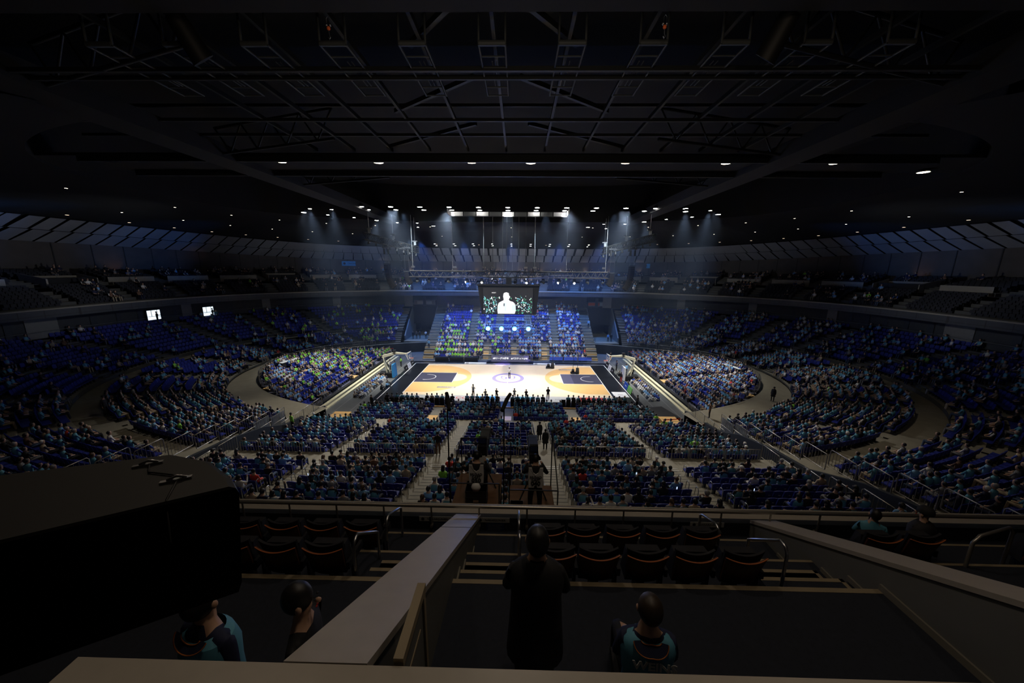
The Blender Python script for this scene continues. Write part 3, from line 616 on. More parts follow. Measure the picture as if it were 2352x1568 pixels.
def seated_body(lean=0., armL='lap', armR='lap', head=0.):
    J = [(0, -.06, .52), (0, -.09+lean*.3, .72), (0, -.10+lean*.7, .92), (0, -.09+lean, 1.02), (0, -.07+lean+head*.4, 1.11), (0, -.055+lean+head, 1.20),
         (.10, .02, .52), (.12, .36, .54), (.12, .38, .12), (.12, .50, .05), (-.10, .02, .52), (-.12, .36, .54), (-.12, .38, .12), (-.12, .50, .05)]
    Ed = [(0, 1), (1, 2), (2, 3), (3, 4), (4, 5), (0, 6), (6, 7), (7, 8), (8, 9), (0, 10), (10, 11), (11, 12), (12, 13)]
    R = [(.15, .12), (.15, .11), (.17, .11), (.09, .075), .052, (.082, .10), .095, .07, .05, .04, .095, .07, .05, .04]
    reg = [1, 1, 1, 0, 0, 2, 2, 2, 3, 2, 2, 2, 3]
    y = -.09+lean*.9
    arms = {'lap': ((.215, y+.04, .72), (.10, .22, .62), (.07, .28, .61)), 'up': ((.26, y+.12, .86), (.16, y+.28, 1.06), (.13, y+.30, 1.16)), 'clap': ((.24, y+.08, .76), (.08, y+.30, .88), (.03, y+.34, .92)), 'raise': ((.27, y, 1.08), (.24, y+.06, 1.34), (.23, y+.07, 1.44))}
    for sgn, a in ((1, armL), (-1, armR)):
        k = len(J); e, h, f = arms[a]
        J += [(sgn*.17, y, .955), (sgn*e[0], e[1], e[2]), (sgn*h[0], h[1], h[2]), (sgn*f[0], f[1], f[2])]; Ed += [(2, k), (k, k+1), (k+1, k+2), (k+2, k+3)]
        R += [.062, .046, .034, .04]; reg += [1, 1, 1, 0]
    return skin_mesh('person', J, Ed, R, reg, BM), (lean+head, y)
POSES = [seated_body(), seated_body(.03, 'clap', 'clap'), seated_body(.10, 'lap', 'lap', .03), seated_body(0, 'up', 'lap', -.01), seated_body(.05, 'up', 'up', .04), seated_body(-.03, 'lap', 'lap', -.03)]
def vest_mesh(lean, flare=0):
    b = MB(); n = 14; ring_ = [(.48, .175, .135), (.62, .165, .125), (.80, .19, .13), (.90, .195, .125), (.955, .175, .10), (1.0, .10, .08)]
    b.loft([(0, -.075-.02+lean*((z-.5)/.5 if z > .5 else 0), z, rx+flare, ry) for z, rx, ry in ring_], n, 0, cap=False); return b.mesh('vest', ['teal'])
VESTS = [vest_mesh(p[1][0]*.85) for p in POSES]
def hair_mesh(kind, dx):
    b = MB(); c = (0, -.088+dx, 1.222)
    if kind == 0: b.ball(c, .090, .102, .118, 12, 9, 0, -.78, 1.)
    elif kind == 1: b.ball(c, .095, .108, .122, 12, 8, 0, -.8, 1.); b.loft([(0, c[1]-.045, 1.20, .092, .062), (0, c[1]-.055, 1.08, .09, .055), (0, c[1]-.055, .96, .075, .045), (0, c[1]-.055, .90, .04, .03)], 10)
    elif kind == 2: b.ball(c, .090, .104, .118, 12, 8, 0, -.8, 1.); b.tube([(0, c[1]-.10, 1.25), (0, c[1]-.15, 1.22), (0, c[1]-.15, 1.08)], [.03, .035, .012], 6)
    elif kind == 3: b.ball((0, c[1], 1.24), .098, .112, .11, 12, 8, 0, -.15, 1.)
    else: b.ball(c, .10, .115, .13, 12, 8, 0, -.7, 1.)
    return b.mesh('hair', ['hair_black'])
HAIR = {(k, p): hair_mesh(k, POSES[p][1][0]) for k in range(5) for p in range(len(POSES))}
def head_face(b, c, s=1.):   # nose, eyes, mouth, ears in a head facing +y at centre c
    b.add([(c[0]-.012, c[1]+.085, c[2]-.01), (c[0]+.012, c[1]+.085, c[2]-.01), (c[0]+.014, c[1]+.108, c[2]-.035), (c[0]-.014, c[1]+.108, c[2]-.035), (c[0], c[1]+.088, c[2]+.02), (c[0], c[1]+.09, c[2]-.048)], [(0, 3, 4), (3, 2, 4), (2, 1, 4), (0, 5, 3), (3, 5, 2), (2, 5, 1)], 0, True)
def setcol(o, slots):
    for i, m in slots.items():
        o.material_slots[i].link = 'OBJECT'; o.material_slots[i].material = MATS[m]
LOOKS = {'teal': 'teal vest', 'sky_blue': 'light blue top', 'royal': 'deep blue top', 'white_cloth': 'white top', 'black_cloth': 'black jacket', 'lime': 'lime green shirt', 'grey_cloth': 'grey top',
         'beige_cloth': 'beige coat', 'red_cloth': 'red top', 'brown_cloth': 'brown jacket', 'navy': 'navy jacket', 'yellow_cloth': 'yellow top'}
HLOOK = {0: 'short hair', 1: 'long hair', 2: 'ponytail', 3: 'knit cap', 4: 'full hair'}
HCOL = {'hair_black': 'black', 'hair_brown': 'brown', 'hair_grey': 'grey', 'beige_cloth': 'beige', 'black_cloth': 'black', 'white_cloth': 'white'}
rnd = random.Random(5)
def pick(w): 
    t = rnd.random()*sum(w.values())
    for k, v in w.items():
        t -= v
        if t <= 0: return k
    return k
PAL_NEAR = {'teal': 52, 'sky_blue': 8, 'black_cloth': 17, 'white_cloth': 5, 'beige_cloth': 4, 'navy': 5, 'grey_cloth': 3, 'brown_cloth': 1.5, 'red_cloth': .7, 'lime': 1.2}
PAL_BLUE = {'sky_blue': 38, 'royal': 20, 'white_cloth': 13, 'teal': 8, 'black_cloth': 17, 'navy': 12, 'beige_cloth': 4, 'red_cloth': 1.5, 'grey_cloth': 4}
PAL_LIME = {'lime': 34, 'white_cloth': 16, 'black_cloth': 14, 'sky_blue': 14, 'royal': 6, 'beige_cloth': 5, 'grey_cloth': 5, 'yellow_cloth': 3}
def occ(S):
    """occupancy probability and colours at a seat"""
    x, y, z, r, zone, row, j, txt = S
    if zone == 'L2':
        if row > 9: return 0, PAL_NEAR
        return (.62 if abs(x) < 12 else .42), PAL_NEAR
    if zone == 'L1': return (.60 if x < -4 else .52 if x < 4 else .78), PAL_NEAR
    if zone == 'front': return (.72 if x < 0 else .86), PAL_NEAR
    if zone == 'sideL': return .58, (PAL_LIME if y > -1 or rnd.random() < .4 else PAL_BLUE)
    if zone == 'sideR': return (.82 if row < 11 else .65), PAL_BLUE
    if zone == 'far':
        if x < -2: return max(.1, min(.85, (1.05-row*.075)))*(1.0 if row < 3 else .9), (PAL_LIME if x < -4.5 or rnd.random() < .35 else PAL_BLUE)
        if x < 4: return max(.1, .75-row*.05), PAL_BLUE
        return max(.3, .95-row*.035), PAL_BLUE
    lo = zone.endswith('low'); k = int(zone[5]); L = zone[4] == 'L'
    if L:
        if k >= 6: return (.38 if lo else .18), (PAL_LIME if k == 7 or rnd.random() < .4 else PAL_BLUE)
        if k <= 1: return (.62 if lo else .3), PAL_NEAR
        return (.62 if lo and row < 3 else .22 if lo else .15), PAL_NEAR
    if k >= 5: return (.8 if lo else .4), PAL_BLUE
    return (.62 if lo else .3), PAL_NEAR
def blockname(x):
    return 'far left block' if x < -11.6 else 'left block' if x < -3.55 else 'camera block' if x < 3.6 else 'right block' if x < 11.5 else 'far right block'
def visible(x, y, z):
    u, v, d = proj((x, y, z))
    return 0 < u < 2352 and v < 1150+(u-540)*.0204 and d > 0 and not (u < 545 and v > 1045)
ALL = SEATS+FRONTROW
cand = [(proj((S[0], S[1], S[2]+.8))[2], i) for i, S in enumerate(ALL) if S[4] in ('L2', 'L1') and visible(S[0], S[1], S[2]+.85)]
cand.sort()
seat_ind = set(i for _, i in cand[:300]); people_i = []; people_m = []
SKIPP = set()
for i, S in enumerate(ALL):
    if S[4] == 'courtside': pr, pal = .93, PAL_NEAR
    else: pr, pal = occ(S)
    if rnd.random() < pr: people_i.append((i, pal))
near_people = sorted([(proj((ALL[i][0], ALL[i][1], ALL[i][2]+1))[2], i) for i, _ in people_i if ALL[i][4] in ('L2', 'L1') and visible(ALL[i][0], ALL[i][1], ALL[i][2]+1.2)])
PIND = set(i for _, i in near_people[:268])
mass_p = []; cnt_names = {}
for i, pal in people_i:
    S = ALL[i]; x, y, z, r = S[:4]; col = pick(pal); hk = rnd.choice((0, 0, 0, 1, 1, 2, 4, 3 if rnd.random() < .4 else 0)); hc = 'hair_black' if rnd.random() < .8 else rnd.choice(('hair_brown', 'hair_grey'))
    if hk == 3: hc = rnd.choice(('beige_cloth', 'black_cloth', 'white_cloth'))
    if i in PIND:
        p = rnd.choice((0, 0, 0, 1, 2, 2, 3, 4, 5)); sleeve = rnd.choice(('navy', 'black_cloth', 'white_cloth', 'grey_cloth', 'royal')) if col == 'teal' else col
        where = ('below' if S[4] == 'L2' else 'above')
        lab = '%s %s, %s, %s row %s cross aisle, %s seat, %s' % (HCOL[hc], HLOOK[hk], LOOKS[col], ordn(S[5]) if S[4] == 'L2' else ordn(9-S[5]), 'behind' if S[4] == 'L2' else 'before', ordn(S[6]), blockname(x))
        o = place('person', POSES[p][0], None, (x, y, z), r+rnd.uniform(-.12, .12), label=lab, cat='person', group='spectators in the near stand')
        o.scale = (1.1, 1.1, 1.06)
        setcol(o, {1: sleeve, 2: rnd.choice(('black_cloth', 'navy', 'jeans', 'grey_cloth'))})
        h = place('hair' if hk != 3 else 'cap', HAIR[(hk, p)], o); setcol(h, {0: hc})
        if col == 'teal': place('vest', VESTS[p], o)
    else: mass_p.append((x, y, z, r, col, hc, hk, S[4]))
# mass template of a seated person
TB = MB()
TB.loft([(0, -.06, .44, .16, .13), (0, -.08, .62, .155, .12), (0, -.09, .86, .20, .12), (0, -.09, .98, .15, .10), (0, -.08, 1.04, .06, .06)], 8, 0)
TB.loft([(0, -.075, 1.03, .05, .05), (0, -.06, 1.10, .075, .085), (0, -.05, 1.2, .082, .09), (0, -.055, 1.28, .06, .07)], 7, 1)
TB.ball((0, -.092, 1.212), .092, .098, .118, 8, 5, 2, -.78, 1.)
for sx in (-1, 1):
    TB.tube([(sx*.1, -.02, .50), (sx*.12, .36, .52)], [.09, .07], 5, 3, cap=False); TB.tube([(sx*.12, .37, .55), (sx*.12, .42, .05)], [.065, .05], 5, 3)
    TB.tube([(sx*.19, -.08, .95), (sx*.24, .05, .72)], [.05, .045], 5, 4, cap=False); TB.tube([(sx*.24, .04, .72), (sx*.09, .25, .63)], [.043, .04], 5, 5)
PMATS = ['teal', 'sky_blue', 'royal', 'white_cloth', 'black_cloth', 'lime', 'grey_cloth', 'beige_cloth', 'red_cloth', 'brown_cloth', 'navy', 'yellow_cloth', 'skin', 'hair_black', 'hair_brown', 'hair_grey', 'jeans']
PI = {m: k for k, m in enumerate(PMATS)}
def crowd(name, L, **tags):
    T = [(x, y, z, r+rnd.uniform(-.25, .25), rnd.uniform(1.0, 1.1)) for x, y, z, r, *_ in L]; pm = []
    for x, y, z, r, col, hc, hk, zone in L:
        tr = rnd.choice(('black_cloth', 'navy', 'jeans', 'beige_cloth', 'grey_cloth', 'black_cloth')); sl = col if rnd.random() < .6 else rnd.choice(('black_cloth', 'white_cloth', 'navy', 'royal'))
        pm.append((PI[col], PI['skin'], PI.get(hc, 13), PI[tr], PI[sl], PI['skin']))
    mass(name, TB.v, TB.f, TB.m, T, pm, PMATS, **tags)
crowd('seated_crowd', mass_p, label='rest of the seated spectators filling the blue stands around the court', cat='crowd', kind='stuff')
# seats
for i, S in enumerate(ALL):
    if i in seat_ind:
        x, y, z, r, zone, row, j = S[:7]
        rowt = ('%s row behind the cross aisle' % ordn(row)) if zone == 'L2' else ('%s row before the cross aisle' % ordn(9-row))
        t = thing('stadium_seat', 'blue seat, %s, %s from left, %s' % (rowt.replace('the ', ''), ordn(j), blockname(x)), 'seat', (x, y, z), r, 'blue seats of the near stand')
        for nm, me in zip(('backrest', 'cushion', 'pedestal', 'number_plate'), PS): place(nm, me, t)
T = [(S[0], S[1], S[2], S[3], 1) for i, S in enumerate(ALL) if i not in seat_ind and S[4] not in ('courtside',) and not (S[4] == 'L2' and S[5] > 10)]
mass('blue_seats', SB.v, SB.f, SB.m, T, [(0, 1, 2)]*len(T), ['seat_blue', 'dark_steel', 'pale_grey'], smooth=False, label='remaining blue seats of the stands around the court', cat='seat', kind='stuff')
# black chairs of the front row, each one a thing
b = MB(); b.hexa([(-.26, -.27, .02), (.26, -.27, .02), (.26, -.2, .02), (-.26, -.2, .02), (-.26, -.33, .85), (.26, -.33, .85), (.26, -.27, .85), (-.26, -.27, .85)]); CHB = b.mesh('backrest', ['soft_black'])
b = MB(); b.box((-.25, -.22, .38), (.25, .24, .46)); CHS = b.mesh('seat', ['black'])
for i, S in enumerate(FRONTROW):
    t = thing('draped_chair', 'black draped courtside chair on the front platform, %s from the left' % ordn(i), 'chair', S[:3], 0, 'black chairs of the courtside row')
    place('cover', CHB, t); place('seat', CHS, t)
# ================================================================== crowd barriers and rails
def barrier_mesh(wd=1.3, h=.86, n=7, r=.024):
    b = MB(); b.tube([(-wd/2, 0, .06), (-wd/2, 0, h-.08), (-wd/2+.08, 0, h), (wd/2-.08, 0, h), (wd/2, 0, h-.08), (wd/2, 0, .06), (wd/2-.04, 0, .03), (-wd/2+.04, 0, .03), (-wd/2, 0, .06)], r, 6); 
    bars = MB()
    for k in range(1, n): x = -wd/2+wd*k/n; bars.tube([(x, 0, .03), (x, 0, h*.62 if 0 else h-.02)], r*.45, 4)
    return b.mesh('frame', ['rail_metal']), bars.mesh('bars', ['rail_metal'])
BR = barrier_mesh(); BR2 = barrier_mesh(1.6, 1.0, 8)
def barrier(x, y, z, rz, label, group, me=BR):
    t = thing('barrier', label, 'barrier', (x, y, z), rz, group)
    place('frame', me[0], t); place('bars', me[1], t); return t
yb = Y0+22.35; k = 0
for seg, (xa, xb) in {'far left': (-18.2, -12.3), 'left': (-10.9, -4.3), 'camera': (-2.8, 3.0), 'right': (4.3, 10.9), 'far right': (12.3, 18.3)}.items():
    n = round((xb-xa)/1.32)
    for j in range(n): barrier(xa+(j+.5)*(xb-xa)/n, yb, 3.66, 0, 'grey tubular barrier at the cross aisle, %s in front of the %s block' % (ORD[j], seg), 'barriers along the cross aisle')
# flags hung on the barrier seats
for i, x in enumerate((-14.0, -6.6, 1.4, 7.6, 14.2)):
    b = MB(); b.add([(x-.35, yb+.05, 4.37), (x+.35, yb+.05, 4.42), (x+.33, yb+.05, 4.02)], [(0, 1, 2), (2, 1, 0)]); b.add([(x+.1, yb+.045, 4.40), (x+.36, yb+.045, 4.41), (x+.34, yb+.045, 4.2)], [(0, 1, 2)], 1)
    b.build('corner_flag', ['royal', 'white_cloth'], label='blue and white triangular flag on the barrier, %s from the left' % ORD[i], cat='flag')
# side walls of the cut-out: fences climbing with the wall
for s in (-1, 1):
    side = 'left' if s < 0 else 'right'
    for j in range(13):
        y = -23.0-1.75*j; z = max(2.2, 3.6+(-25-y)*.225); 
        barrier(s*19.55, y, z+.05, R90+s*.0, 'dark fence panel on the %s stand wall, %s from the court' % (side, ORD[j]), 'fence panels on the side walls', BR2)
    for j in range(8):      # lower fences between near stand and wall
        y = -29.2-1.75*j
        barrier(s*18.9, y, 3.55+max(0, -31-y)*.27, R90, 'grey fence panel beside the near stand on the %s, %s from the cross aisle' % (side, ORD[j]), 'fence panels beside the near stand', BR2)
    for j in range(4):      # ring path end fences
        barrier(s*19.5, -17.2-1.65*j, 1.95, R90, 'fence panel at the %s end of the ring path, %s from the court' % (side, ORD[j]), 'fence panels at the ring path ends', BR2)
    # inner edge fence of the ring path round the side stand
    pts = [superel((35.3, .2, 19.0, 18.0, 2.2), math.radians(-88+j*4.6) if s > 0 else math.pi-math.radians(-88+j*4.6)) for j in range(40)]
    k = 0
    for p, q in zip(pts, pts[1:]):
        if min(abs(p[0]), abs(q[0])) < 21.5 or p[1] > 13: continue
        L = math.hypot(q[0]-p[0], q[1]-p[1]); a = math.atan2(q[1]-p[1], q[0]-p[0]); me = BR if L < 1.45 else BR2
        o = barrier((p[0]+q[0])/2, (p[1]+q[1])/2, 1.9, a, 'curved-row fence panel round the %s side stand, %s from the near end' % (side, ordn(k)), 'fence panels round the side stands', me); k += 1
    # grey solid screens
    for j in range(2):
        b = MB(); b.box((-.04, -.85, 0), (.04, .85, 1.5)); b.build('grey_screen', 'steel_grey', None, (s*19.75, -22.9-1.9*j, 2.3+.35*j), label='grey solid screen panel on the %s wall, %s from the court' % (side, ORD[j]), cat='screen panel')
# silver U-shaped end rails of the seat rows
b = MB(); b.tube([(0, -.32, 0), (0, -.34, .78), (0, -.28, .86), (0, -.12, .86), (0, -.06, .78), (0, .02, .3)], .02, 6); UR = b.mesh('row_end_rail', ['chrome'])
nm = 0
for k in range(8):
    for a in AX:
        for s in (-1, 1):
            x = a+s*.62
            if abs(x) > 18: continue
            place('row_end_rail', UR, None, (x, Y0+20.4-.95*k-.05, 3.65+.26*k), label='silver bent end rail, %s row behind cross aisle, %s of %s stair' % (ORD[k], 'left' if s < 0 else 'right', ORD[AX.index(a)]), cat='rail', group='row end rails of the near stand')
for k in range(10):
    for a in AX:
        for s in (-1, 1):
            place('row_end_rail', UR, None, (a+s*.62, Y0+31.3-.93*k-.05, 1.4+.195*k), label='silver bent end rail, %s row before cross aisle, %s of %s stair' % (ORD[9-k], 'left' if s < 0 else 'right', ORD[AX.index(a)]), cat='rail', group='row end rails of the near stand')

# ================================================================== people standing and working
def standing(name, label, loc, rz, top, legs, armpose='down', h=1.72, hair='hair_black', hk=0, vest=None, group=None, coat=False, fold=False, hands=True):
    f = h/1.72
    J = [(0, 0, .92), (0, .01, 1.12), (0, 0, 1.36), (0, -.01, 1.46), (0, .01, 1.55), (0, .02, 1.64), (.09, 0, .86), (.11, .02, .48), (.11, -.02, .09), (.12, .13, .04), (-.09, 0, .86), (-.11, .02, .48), (-.11, -.02, .09), (-.12, .13, .04)]
    Ed = [(0, 1), (1, 2), (2, 3), (3, 4), (4, 5), (0, 6), (6, 7), (7, 8), (8, 9), (0, 10), (10, 11), (11, 12), (12, 13)]
    R = [(.16, .12), (.145, .11), (.175, .11), (.09, .07), .052, (.080, .10), .095, .068, .05, .04, .095, .068, .05, .04]; reg = [1, 1, 1, 0, 0, 2, 2, 2, 3, 2, 2, 2, 3]
    P = {'down': ((.22, -.02, 1.12), (.24, .04, .86), (.24, .07, .79)), 'fold': ((.25, .06, 1.14), (.10, .22, 1.16), (-.02, .24, 1.17)), 'work': ((.25, .10, 1.15), (.16, .32, 1.20), (.14, .38, 1.22)), 'up': ((.24, .12, 1.22), (.13, .24, 1.44), (.10, .26, 1.50))}
    ar = P[armpose]
    for sg in (1, -1):
        k = len(J); e, w_, hd = ar
        J += [(sg*.175, 0, 1.385), (sg*e[0], e[1], e[2]), (sg*w_[0], w_[1], w_[2]), (sg*hd[0], hd[1], hd[2])]; Ed += [(2, k), (k, k+1), (k+1, k+2), (k+2, k+3)]; R += [.062, .045, .030, (.040, .018)]; reg += [1, 1, 1, 0]
        if hands:      # four unequal fingers and a thumb rooted in the palm
            d = (Vector(hd)-Vector(w_)).normalized(); root = len(J)-1; side_ = Vector((0, 1, 0)) if abs(d.y) < .7 else Vector((0, 0, 1))
            for q, ln in enumerate((.075, .085, .08, .062)):
                p0 = Vector(hd)+side_*(.024-.016*q)+d*.03; p1 = p0+d*ln*.55; p2 = p1+d*ln*.3+Vector((-.018, 0, 0))
                i0 = len(J); J += [(sg*p0.x, p0.y, p0.z), (sg*p1.x, p1.y, p1.z), (sg*p2.x, p2.y, p2.z)]; Ed += [(root, i0), (i0, i0+1), (i0+1, i0+2)]; R += [.0095, .0085, .007]; reg += [0, 0, 0]
            p0 = Vector(hd)+side_*.034+d*.0; p1 = p0+side_*.02+d*.03; i0 = len(J); J += [(sg*p0.x, p0.y, p0.z), (sg*p1.x, p1.y, p1.z)]; Ed += [(root, i0), (i0, i0+1)]; R += [.011, .009]; reg += [0, 0]
    me = skin_mesh('person', [tuple(c*f for c in j) for j in J], Ed, [tuple(c*f for c in r) if isinstance(r, tuple) else r*f for r in R], reg, ['skin', top, legs, 'soft_black'])
    o = place('person', me, None, loc, rz, label=label, cat='person', group=group)
    b = MB(); c = (0, .005*f, 1.665*f)
    if hk == 1: b.ball((0, c[1]-.02*f, c[2]), .098*f, .112*f, .12*f, 14, 8, 0, -.6, 1.); b.loft([(0, -.05*f, 1.64*f, .09, .06), (0, -.075*f, 1.5*f, .085, .05), (0, -.08*f, 1.36*f, .07, .04)], 10)
    elif hk == 3: b.ball((0, c[1], c[2]+.02), .105*f, .118*f, .115*f, 14, 8, 0, -.3, 1.)
    else: b.ball((0, c[1]-.022*f, c[2]-.005), .091*f, .106*f, .122*f, 16, 11, 0, -.8, 1.)
    b.build('hair' if hk != 3 else 'cap', hair, o)
    b = MB()
    for sx in (-1, 1): b.ball((sx*.086*f, .02*f, 1.625*f), .012, .022, .032, 6, 5)
    b.ball((0, .122*f, 1.61*f), .014, .022, .022, 6, 5)      # nose
    for sx in (-1, 1): b.ball((sx*.03*f, .112*f, 1.645*f), .011, .008, .007, 6, 4, 1)
    b.box((-.024*f, .108*f, 1.570*f), (.024*f, .118*f, 1.578*f), 2)
    b.build('face', ['skin', 'black', 'red_cloth'], o)
    if vest: 
        b = MB(); b.loft([(0, .0, .88*f, .185, .14), (0, .005, 1.1*f, .172, .135), (0, 0, 1.28*f, .20, .14), (0, 0, 1.38*f, .185, .12), (0, -.005, 1.45*f, .10, .085)], 16, cap=False); b.build('vest', vest, o)
    if coat:
        b = MB(); b.loft([(0, -.01, .60*f, .235, .17), (0, -.01, .9*f, .215, .155), (0, 0, 1.15*f, .20, .145), (0, 0, 1.33*f, .225, .15), (0, -.005, 1.42*f, .19, .115), (0, -.01, 1.49*f, .09, .08)], 18); b.build('coat', top, o)
    return o
person = standing
# performer on the centre circle and people round the court
o = standing('', 'person in a white top and dark trousers standing on the centre circle', (.2, -.1, .05), math.pi, 'white_cloth', 'navy', 'up')
MB().tube([(.05, .30, 1.50), (.05, .33, 1.60)], .02, 8).build('microphone', 'black', None, (.2, -.1, .05), math.pi, label='black hand microphone held by the performer on the centre circle', cat='microphone')
standing('', 'person in black standing on the court edge before the right courtside chairs', (5.4, -8.9, .05), 0, 'black_cloth', 'black_cloth', 'fold')
standing('', 'person leaning by the blue decal in white bib and black clothes', (-4.3, -8.2, .05), -.5, 'white_cloth', 'black_cloth', 'work', vest='white_cloth')
for i, (x, y, lab) in enumerate([(-1.2, -8.9, 'crouching'), (1.1, -8.8, 'tall'), (2.6, -9.1, 'slim'), (-2.6, -9.2, 'photographer')]):
    standing('', '%s person in black working on the apron before the middle chairs, %s from the left' % (lab, ORD[i]), (x, y, .05), .3*i-.4, 'white_cloth' if i % 2 else 'black_cloth', 'black_cloth', 'work', h=1.45)
standing('', 'person in a dark suit standing behind the near left corner of the court', (-15.9, -12.4, 0), -.4, 'black_cloth', 'black_cloth')
standing('', 'person in a grey suit standing at the near right corner of the court', (16.0, -11.2, 0), .6, 'grey_cloth', 'black_cloth')
standing('', 'dancer in black with red boots beside the right hoop base', (16.9, -1.2, 0), -.9, 'black_cloth', 'red_cloth', h=1.6, hk=1)
standing('', 'person in a black dress by the far right corner', (18.6, 11.6, 0), 2.6, 'black_cloth', 'red_cloth', h=1.62, hk=1)
standing('', 'person in a light blue top standing on the far left stair', (-15.3, 12.5, 1.7), 2.8, 'sky_blue', 'navy', hk=1)
standing('', 'person in a light blue top standing on the far right stair beside the tunnel', (15.6, 18.4, 4.9), 2.8, 'sky_blue', 'black_cloth')
for i, x in enumerate((-20.4, -19.7, -19.1, -17.9)): standing('', 'steward standing in the mouth of the left tunnel, %s from the left' % ORD[i], (x, 19.6+.2*i, 1.95), 3.0, 'black_cloth' if i < 3 else 'white_cloth', 'black_cloth', 'fold' if i % 2 else 'down')
for i, x in enumerate((19.9, 20.5)): standing('', ('person in light blue standing in the right tunnel', 'suited person standing in the right tunnel by its outer wall')[i], (x, 19.2, 1.95), 3.0, ('sky_blue', 'black_cloth')[i], 'black_cloth')
standing('', 'person in black robe walking along the right ring path', (30.7, -13.0, 1.9), 2.2, 'black_cloth', 'black_cloth', coat=True)
standing('', 'person in a black jacket walking in the left cross aisle', (-33.0, -24.6, 4.2), -1.6, 'black_cloth', 'black_cloth', 'down')
standing('', 'two-tone walker in brown jacket standing at the end of the right ring path', (20.9, -18.0, 1.9), 1.0, 'brown_cloth', 'black_cloth', hk=1)
standing('', 'person in lime green shirt standing beside the left fences', (-19.0, -22.2, 1.9), -.5, 'lime', 'black_cloth')
standing('', 'person in black with brown trousers standing on the left stair at the cross aisle', (-4.05, -29.0, 3.65), .1, 'black_cloth', 'brown_cloth', coat=False, h=1.75)
standing('', 'person in a long dark coat walking up the right stair', (3.7, -26.4, 2.75), math.pi*.02, 'black_cloth', 'black_cloth', coat=True)
standing('', 'person in dark coat stepping into the row by the right stair', (3.4, -24.0, 2.25), .4, 'black_cloth', 'navy', coat=True)
standing('', 'person in a striped cardigan standing in the left front rows', (-8.9, -16.2, .95), .2, 'grey_cloth', 'black_cloth', hk=1)
for i, (x, y) in enumerate(((-22.3, -1.4), (-22.2, -.6))): standing('', ('steward in a dark coat on the left bench step', 'person in a white top on the left bench step')[i], (x, y, .45), -1.3, ('black_cloth', 'white_cloth')[i], 'black_cloth')
# people sitting on the floor in rows beside the court
b = MB(); b.loft([(0, 0, 0, .2, .2), (0, 0, .25, .17, .15), (0, .02, .5, .2, .13), (0, .03, .58, .1, .08)], 10, 0); b.loft([(0, .05, .6, .05, .05), (0, .06, .68, .08, .09), (0, .06, .8, .08, .09), (0, .05, .84, .05, .06)], 9, 1); b.ball((0, .035, .77), .092, .10, .1, 9, 5, 2, -.2, 1)
for sx in (-1, 1): b.tube([(sx*.1, .05, .12), (sx*.14, .42, .38), (sx*.12, .55, .05)], [.09, .07, .05], 6, 3); b.tube([(sx*.19, .02, .5), (sx*.2, .25, .4), (sx*.05, .42, .38)], [.05, .04, .035], 6, 0)
FS = b.mesh('person', ['white_cloth', 'skin', 'hair_black', 'black_cloth'])
for s in (-1, 1):
    side = 'left' if s < 0 else 'right'
    for r_, xx in enumerate((18.9, 19.7)):
        for j in range(13):
            y = -9.0+.68*j+.2*r_ if s < 0 else -8.6+.62*j+.2*r_
            c = rnd.choice(('white_cloth', 'sky_blue', 'royal', 'white_cloth', 'beige_cloth', 'grey_cloth'))
            o = place('person', FS, None, (s*xx, y, 0), s*R90+rnd.uniform(-.3, .3), label='person in %s sitting on floor, %s row, %s from near end, %s side' % (LOOKS[c], ORD[r_], ORD[j], side), cat='person', group='people sitting on the arena floor')
            setcol(o, {0: c, 3: rnd.choice(('black_cloth', 'beige_cloth', 'navy', 'white_cloth'))})
for i, (x, y) in enumerate(((-17.3, -3.8), (-17.0, -4.8), (-17.4, -5.7), (17.6, 2.0), (18.3, 1.2), (17.5, -3.0))):
    o = place('person', FS, None, (x, y, 0), (1 if x > 0 else -1)*R90, label='person in dark clothes crouching beside the %s hoop, %s from the near side' % ('left' if x < 0 else 'right', ORD[i % 3]), cat='person', group='crew crouching by the hoops'); setcol(o, {0: ('black_cloth', 'sky_blue', 'black_cloth')[i % 3]})
for i, (x, y, c) in enumerate(((-18.6, 3.2, 'black_cloth'), (-19.2, 1.6, 'black_cloth'), (-17.9, .8, 'navy'), (-18.4, 5.6, 'lime'), (-19.6, 3.8, 'white_cloth'), (17.9, 5.0, 'navy'), (18.9, 3.0, 'sky_blue'), (19.2, .8, 'black_cloth'))):
    standing('', 'staff member in %s standing behind the %s hoop, %s of its group' % (LOOKS[c], 'left' if x < 0 else 'right', ORD[i if i < 5 else i-5]), (x, y, 0), 1.2-i*.7, c, 'black_cloth', 'fold' if i % 2 else 'down', hk=i % 2)
# desks in side stands and small kit
for s in (-1, 1):
    side = 'left' if s < 0 else 'right'
    t = thing('work_desk', 'white topped desk with crew at the outer edge of the %s side stand' % side, 'desk', (s*33.6, -.2, 1.75), s*.25)
    MB().box((-.4, -1.6, .68), (.4, 1.6, .72)).build('desk_top', 'paper', t); MB().box((-.36, -1.55, 0), (.36, 1.55, .68)).build('skirt', 'soft_black', t)
    for x, y, lab in ((s*20.9, 11.5, 'far'),):
        t = thing('queue_rope', 'red belt barrier at the far end of the %s side stand' % side, 'belt barrier', (s*23.4, 12.6, .6))
        for q in (-1.3, 1.3): MB().tube([(q, 0, 0), (q, 0, 1.0)], .03, 6).build('post', 'steel_grey', t)
        MB().box((-1.3, -.01, .88), (1.3, .01, .96)).build('belt', 'red_cloth', t)
t = thing('queue_rope', 'red belt barrier beside the near right corner wall', 'belt barrier', (17.9, -16.6, .02), .2)
for q in (-1.1, 1.1): MB().tube([(q, 0, 0), (q*.7, 0, 1.2)], .035, 6).build('post', 'steel_grey', t)
MB().box((-1.1, -.01, 1.0), (1.1, .01, 1.1)).build('belt', 'red_cloth', t)
